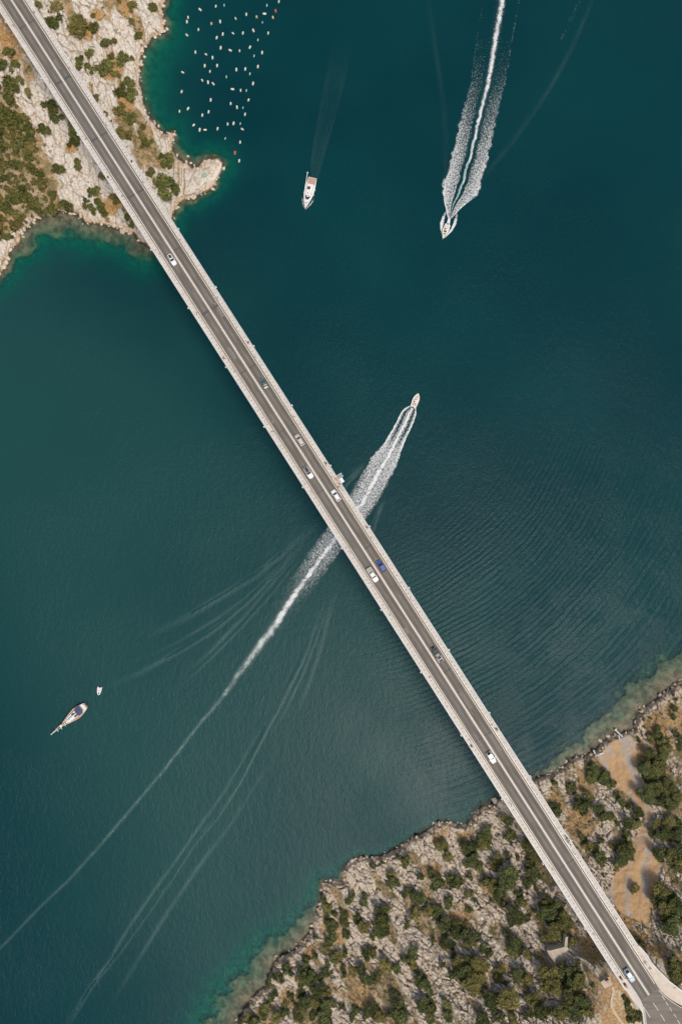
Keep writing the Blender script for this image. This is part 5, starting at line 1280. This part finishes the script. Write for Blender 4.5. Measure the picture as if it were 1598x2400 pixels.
def set_plants():
    """the 290 largest shrubs and every tree become things of their own; what is smaller is joined as scrub"""
    sh = sorted([p for p in PLANTS if not p[6]], key=lambda p: -p[2])
    small = sh[290:]; keep = sh[:290] + [p for p in PLANTS if p[6]]
    groups = {}
    for p in keep: groups.setdefault(p[5], []).append(p)
    ordn = ORD
    for g, ps in groups.items():
        if g is None: continue
        ps.sort(key=lambda p: -p[2]); n = len(ps)
        cl = [('large', ps[:n // 3]), ('middling', ps[n // 3:2 * n // 3]), ('small', ps[2 * n // 3:])] if n > 6 else [('', ps)]
        for wd, q in cl:
            q.sort(key=lambda p: p[0])
            for i, p in enumerate(q):
                if n == 1: continue
                p[4] = '%s from left of the %s %s' % (ordn[i], wd, g) if wd else '%s from left of the %s' % (ordn[i], g)
    for (px, py, r, land, label, group, big) in keep:
        rw = r / 6.4; z = Hs(px, py, land); p = P(px, py, z + rw * 0.45)
        o = empty('tree' if big else 'shrub', (p.x, p.y, z - 0.05), random.uniform(0, 6.28), label, 'tree' if big else 'shrub', group)
        o.scale = (rw * random.uniform(1.0, 1.22), rw * random.uniform(0.95, 1.15), rw * (random.uniform(0.62, 0.85) if group != 'yellow-green shrubs in the dense thicket at the left edge' else random.uniform(0.7, 1.5)))
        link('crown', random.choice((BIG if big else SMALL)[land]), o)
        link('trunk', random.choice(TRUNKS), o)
    for land in (0, 1):
        vs, fs, tn, base = [], [], [], 0
        for (px, py, r, ld, *_ ) in small:
            if ld != land: continue
            me = random.choice(SMALL[land]); n = len(me.vertices); rw = r / 6.4; z = Hs(px, py, land); p = P(px, py, z + rw * 0.45)
            co = np.empty(n * 3, np.float32); me.vertices.foreach_get('co', co); co = co.reshape(-1, 3) * rw; a_ = random.uniform(0, 6.28)
            vs.append(np.stack([co[:, 0] * math.cos(a_) - co[:, 1] * math.sin(a_) + p.x, co[:, 0] * math.sin(a_) + co[:, 1] * math.cos(a_) + p.y, co[:, 2] + z], -1))
            f = np.empty(len(me.polygons) * 4, np.int32); me.polygons.foreach_get('vertices', f); fs.append(f.reshape(-1, 4) + base); base += n
            t_ = np.empty(n, np.float32); me.attributes['tone'].data.foreach_get('value', t_); tn.append(t_)
        if not vs: continue
        me = bpy.data.meshes.new('scrub'); me.from_pydata(np.concatenate(vs).tolist(), [], np.concatenate(fs).tolist())
        me.attributes.new('tone', 'FLOAT', 'POINT').data.foreach_set('value', np.concatenate(tn))
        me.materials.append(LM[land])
        tag(link('scrub', me), ('small shrubs filling the gaps of the headland thicket', 'small shrubs scattered over the lower right slope')[land], None, None, 'stuff')
NWB = [(93, 9, 12), (129, 16, 15), (125, 50, 20), (188, 54, 26), (221, 62, 13), (220, 36, 7), (361, 14, 17), (307, 50, 12), (307, 10, 12), (279, 2, 8), (323, 79, 11), (246, 102, 16), (266, 95, 9), (211, 123, 14), (186, 146, 20), (204, 157, 17), (282, 136, 18), (307, 139, 10), (246, 157, 20), (270, 173, 11),
       (261, 132, 11), (302, 193, 13), (282, 214, 18), (304, 218, 17), (225, 229, 10), (282, 257, 19), (307, 275, 21), (246, 266, 9), (262, 284, 6), (286, 311, 17), (296, 321, 12), (337, 296, 10), (329, 312, 12), (343, 332, 12), (339, 334, 14), (379, 434, 25), (407, 441, 13), (396, 374, 16), (379, 366, 13), (354, 404, 10)]
NWL = [(21, 118, 13), (30, 150, 19), (4, 150, 16), (16, 193, 20), (32, 207, 13), (46, 186, 10), (118, 245, 19), (129, 275, 15), (102, 304, 13), (164, 293, 14), (171, 314, 13), (168, 327, 12), (64, 214, 10), (180, 379, 18), (136, 397, 15), (171, 331, 15), (239, 413, 13), (221, 449, 15), (200, 470, 15), (229, 474, 18), (243, 495, 13), (214, 488, 13), (271, 463, 14), (296, 506, 13), (311, 524, 11), (18, 556, 11), (7, 552, 9)]
for (x, y, r) in NWB: plant(x, y, r, 0, 'olive-green shrub on the pale rocks between the bridge and the mussel farm' if r < 23 else ('largest shrub on the headland, beside the bridge' if y > 300 else 'wide shrub on the pale rocks at the top, right of the bridge'), 'olive shrubs on the pale rocks beside the mussel farm' if r < 23 else None, False)
for (x, y, r) in NWL: plant(x, y, r, 0, 'green shrub on the pale rocks just left of the bridge, upper left', 'green shrubs on the pale rocks left of the bridge', False)
pts = []
tries = 0
while tries < 9000 and len(pts) < 230:
    tries += 1
    x, y = random.uniform(-40, 165), random.uniform(165, 556)
    if not inside(np.array([x]), np.array([y]), FOREST)[0]: continue
    if all((x - a) ** 2 + (y - b) ** 2 > 12.5 ** 2 for a, b in pts): pts.append((x, y))
for (x, y) in pts: plant(x, y, random.choice((5.5, 7, 9, 11.5, 14)), 0, 'yellow-green shrub in the dense thicket at the left edge', 'yellow-green shrubs in the dense thicket at the left edge', False)
c1 = [(1490, 160, 30), (1530, 200, 40), (1360, 200, 18), (1285, 225, 25), (1420, 310, 45), (1440, 370, 50), (1545, 440, 40), (1215, 430, 50), (1210, 500, 45), (920, 500, 35), (950, 560, 50), (1000, 590, 35), (930, 640, 35), (970, 700, 55), (985, 790, 45), (940, 820, 40), (845, 770, 28), (1075, 640, 40), (1090, 760, 35),
      (1120, 490, 45), (1160, 630, 45), (1360, 590, 60), (1370, 680, 70), (1330, 740, 55), (1220, 690, 55), (1280, 780, 40), (1250, 900, 45), (1290, 900, 45), (1070, 890, 40), (1030, 930, 40), (940, 880, 40), (850, 920, 35), (1010, 950, 40), (950, 1000, 45), (940, 1060, 50), (880, 1100, 38), (770, 960, 40), (760, 1030, 50), (790, 1090, 55), (740, 1110, 45),
      (620, 1010, 45), (580, 1080, 45), (660, 1050, 35), (540, 1090, 35), (520, 1140, 40), (530, 1210, 40), (510, 1260, 40), (620, 1290, 50), (660, 1230, 40), (600, 1370, 50), (560, 1400, 40), (470, 1340, 45), (440, 1390, 40), (340, 1400, 45), (290, 1420, 40), (380, 1430, 40), (740, 1200, 45), (820, 1180, 45), (880, 1190, 50), (930, 1230, 50), (860, 1280, 55),
      (780, 1300, 55), (720, 1370, 50), (830, 1370, 50), (930, 1340, 55), (920, 1410, 45), (970, 1280, 40), (1060, 1010, 25), (1070, 1070, 25), (1060, 1310, 40), (1150, 1040, 40), (1200, 1030, 50), (1250, 1100, 45), (1330, 1100, 50), (1400, 980, 50), (1460, 1030, 45), (1300, 1330, 55), (1330, 1390, 55), (1250, 1370, 45), (1410, 1370, 35), (1150, 1360, 40), (1130, 1400, 35), (1450, 1210, 35)]
c2 = [(860, 190, 45), (880, 230, 35), (910, 310, 50), (900, 350, 45), (745, 245, 18), (720, 330, 55), (690, 390, 55), (740, 420, 40), (600, 420, 60), (610, 530, 60), (660, 560, 40), (790, 530, 45), (770, 590, 40), (870, 480, 35), (955, 495, 25), (1050, 430, 60), (1100, 500, 55), (1040, 560, 45), (1080, 630, 50), (975, 590, 18), (900, 660, 75), (720, 680, 50), (770, 710, 60), (830, 760, 50), (800, 790, 35), (1040, 690, 45), (1100, 720, 35),
      (970, 770, 40), (985, 840, 35), (850, 850, 35), (760, 820, 25), (640, 820, 35), (380, 400, 55), (420, 500, 40), (300, 620, 40), (340, 690, 45), (450, 640, 50), (500, 700, 50), (590, 650, 40), (220, 640, 35), (130, 750, 45), (190, 800, 60), (250, 830, 50), (280, 900, 50), (340, 920, 45), (420, 840, 50), (580, 780, 40), (590, 880, 35), (180, 940, 45), (120, 1010, 30), (380, 1050, 45), (430, 1000, 50), (480, 1050, 55), (540, 1020, 50), (580, 1090, 50), (600, 1150, 45),
      (305, 1120, 25), (430, 1170, 45), (650, 1100, 30), (705, 1180, 45), (740, 1230, 40), (460, 1240, 30), (520, 1320, 60), (590, 1290, 60), (650, 1330, 60), (560, 1390, 60), (480, 1410, 50), (620, 1440, 55), (670, 1450, 50), (600, 1500, 60), (160, 1220, 45), (110, 1270, 40), (40, 1360, 45), (160, 1340, 45), (220, 1440, 60), (260, 1500, 45), (290, 1530, 35), (270, 1640, 55), (280, 1700, 50), (50, 1640, 50), (60, 1720, 50), (430, 1640, 45), (430, 1700, 45), (380, 1310, 25),
      (810, 1350, 55), (830, 1420, 45), (750, 1590, 55), (880, 1600, 70), (760, 1680, 45), (700, 1740, 60), (800, 1740, 50), (1080, 1570, 55), (1110, 1640, 60), (1160, 1680, 60), (1060, 1700, 50), (930, 1740, 40), (1250, 1670, 50), (1300, 1690, 60), (1370, 1600, 65), (1420, 1560, 50), (1460, 1620, 60), (1400, 1700, 60), (1500, 1680, 50),
      (1180, 870, 70), (1200, 950, 80), (1290, 1000, 70), (1250, 1070, 70), (1200, 1120, 50), (1280, 850, 40), (940, 950, 60), (1000, 960, 45), (870, 1070, 35), (930, 1170, 55), (950, 1230, 40), (1030, 1250, 45), (970, 1400, 60), (1030, 1430, 45), (1380, 1150, 45)]
BT = [(1210, 1420, 95), (1310, 1380, 105), (1400, 1345, 95), (1450, 1430, 80), (1260, 1480, 70), (1370, 1470, 85), (1530, 1450, 32)]
c3 = [(760, 120, 40), (800, 190, 70), (780, 240, 60), (900, 240, 60), (950, 280, 45), (440, 270, 35), (590, 290, 40), (600, 350, 45), (680, 430, 45), (690, 500, 55), (760, 400, 45), (840, 520, 60), (900, 570, 55), (960, 590, 45), (1000, 640, 35), (1010, 400, 45), (1060, 470, 40), (1110, 490, 45), (1100, 640, 40), (1180, 560, 50), (1160, 650, 45), (450, 490, 40), (480, 560, 40), (710, 780, 45), (740, 850, 45), (780, 870, 50), (860, 790, 35), (880, 960, 55), (960, 850, 50), (1040, 830, 60),
      (1080, 880, 60), (1030, 960, 70), (1000, 1020, 45), (1110, 920, 40), (1080, 740, 35)]
c3r = [(1290, 60, 90), (1380, 60, 70), (1250, 130, 70), (1350, 160, 80), (1250, 200, 60), (1310, 220, 70), (1260, 380, 80), (1350, 350, 90), (1430, 310, 70), (1300, 450, 60), (1400, 440, 70), (1480, 480, 60), (1530, 420, 60), (1500, 350, 60), (1470, 660, 80), (1540, 660, 50), (1370, 650, 50), (1430, 740, 60), (1520, 760, 60), (1300, 720, 40), (1380, 910, 55), (1500, 950, 70), (1550, 900, 60), (1540, 1020, 50),
       (1400, 1240, 75), (1390, 1330, 75), (1470, 1300, 75), (1430, 1410, 85), (1540, 1350, 75), (1500, 1450, 75), (1470, 1560, 70), (1560, 1520, 50)]
c4 = [(1480, 640, 55), (1450, 740, 50), (1260, 880, 40), (1270, 960, 70), (1330, 1030, 80), (1200, 1000, 60), (1400, 1130, 60), (1490, 950, 50), (1540, 1010, 60), (1040, 1020, 45), (1090, 780, 25), (1100, 860, 30), (1175, 750, 25), (1450, 470, 30), (1490, 515, 25), (1530, 1100, 50)]
c5 = [(1400, 700, 95), (1480, 800, 120), (1540, 900, 115), (1420, 900, 95), (1500, 1020, 85)]
c6 = [(640, 1380, 60), (600, 1290, 50), (740, 1560, 90), (800, 1620, 80), (700, 1650, 80), (900, 370, 50), (840, 340, 40), (200, 750, 30), (90, 640, 30)]
def many(lst, ox, oy, sc, label, group, jit=0.0):
    for (x, y, r) in lst:
        rr = r / sc
        lb, gr = label, group
        nm = rr > 15.5
        if nm: lb = label.replace('shrub', 'tree'); gr = group.replace('shrubs', 'trees')
        plant(ox + x / sc, oy + y / sc, rr * 0.96, 1, lb, gr, nm)
many([t for t in c1 if t[1] < 850], 480, 1960, 3.267, 'dark green shrub among the rocks near the cliff edge left of the bridge', 'dark shrubs near the cliff edge left of the bridge')
many([t for t in c1 if t[1] >= 850], 480, 1960, 3.267, 'dark green shrub at the bottom edge near the shallow shore', 'dark shrubs at the bottom near the shallow shore')
many([t for t in c2 if t[1] < 900], 920, 1860, 3.267, 'dark green shrub on the rock slope directly left of the bridge', 'dark shrubs on the slope directly left of the bridge')
many([t for t in c2 if t[1] >= 900], 920, 1860, 3.267, 'dark green shrub on the rock slope below the wide bare slab', 'dark shrubs on the slope along the bottom edge')
many([(x, y + 14, r * 0.78) for x, y, r in BT], 920, 1860, 3.267, 'deep green shrub in the big clump below the concrete terrace', 'deep green shrubs in the clump below the concrete terrace')
many(c3, 1180, 1760, 3.751, 'dark green shrub between the bridge and the orange track', 'dark shrubs between the bridge and the orange track')
many(c3r, 1180, 1760, 3.751, 'dense green shrub right of the gravel track at the right edge', 'dense green shrubs right of the gravel track')
many([(1160, 1220, 55)], 1180, 1760, 3.751, 'lone round shrub standing on the gravel track', 'lone shrubs on the track')
many(c4, 1300, 1540, 5.262, 'green shrub on the shore right of the thin jetty', 'green shrubs on the shore right of the jetty')
many(c5, 1380, 2160, 7.19, 'glossy dark shrub beside the paved shoulder at the right edge', 'glossy dark shrubs beside the paved shoulder')
many(c6, 1380, 2160, 7.19, 'green shrub in the dry orange grass by the bridge end', 'green shrubs in the dry grass by the bridge end')
set_plants()

# low undergrowth: tufts nobody could count
def tufts(land, box, n, label):
    X = rng.uniform(box[0], box[1], n); Y = rng.uniform(box[2], box[3], n)
    T = terrain(X, Y, land)
    k = (T['s'] > 5) & (T['tr'] < 0.75) & (rng.uniform(0, 1, n) > T['tr'] * 0.9) & (rng.uniform(0, 1, n) > T['rock'] * 0.86) & (T['z'] < 37.5)
    if land == 0: k &= rng.uniform(0, 1, n) > 0.15
    X, Y, Z, D = X[k], Y[k], T['z'][k], T['dry'][k]
    wx, wy = PN(X, Y, Z); vs = []; fs = []; tn = []
    for i in range(len(X)):
        s = rng.uniform(0.25, 0.75); dryt = rng.uniform() < (0.15 + 0.65 * D[i]); base = rng.uniform(0.0, 0.45) + (0.55 if dryt else 0)
        for _ in range(7):
            a = rng.uniform(0, 6.28); q = rng.uniform(0, s); c = (wx[i] + q * math.cos(a), wy[i] + q * math.sin(a), Z[i] + rng.uniform(0.05, 0.55) * s)
            n_ = rng.normal(size=3) * 0.6 + np.array((0, 0, 1)); n_ /= np.linalg.norm(n_); t1 = np.cross(n_, rng.normal(size=3)); t1 /= np.linalg.norm(t1); t2 = np.cross(n_, t1)
            l = s * rng.uniform(0.25, 0.5); b = len(vs)
            for (p_, q_) in ((-l, 0), (0, -l * .6), (l, 0), (0, l * .6)): vs.append((c[0] + t1[0] * p_ + t2[0] * q_, c[1] + t1[1] * p_ + t2[1] * q_, c[2] + t1[2] * p_ + t2[2] * q_))
            fs.append((b, b + 1, b + 2, b + 3)); tn += [min(1, base + rng.uniform(-.1, .15))] * 4
    me = bpy.data.meshes.new('undergrowth'); me.from_pydata(vs, [], fs)
    at = me.attributes.new('tone', 'FLOAT', 'POINT'); at.data.foreach_set('value', np.array(tn, np.float32))
    me.materials.append(M_TUFT)
    tag(link('undergrowth', me), label, None, None, 'stuff')
k = N('scrub'); t = k.n('Attribute', attribute_name='tone').outputs['Fac']
cr = k.n('ValToRGB'); k.l(t, cr.inputs[0])
for i, (p_, c_) in enumerate(((0.0, (0.050, 0.062, 0.024, 1)), (0.5, (0.150, 0.145, 0.055, 1)), (0.58, (0.20, 0.125, 0.055, 1)), (1.0, (0.36, 0.23, 0.095, 1)))):
    e = cr.color_ramp.elements[i] if i < 2 else cr.color_ramp.elements.new(p_)
    e.position = p_; e.color = c_
k.bsdf(cr.outputs[0], 0.9, spec=0.1)
M_TUFT = k.m
tufts(0, (-60, 420, -60, 560), 4200, 'low dry scrub and grass between the rocks of the headland')
tufts(1, (540, 1680, 1600, 2460), 15000, 'low dry scrub and grass between the rocks of the lower right slope')
S.render.engine = 'CYCLES'
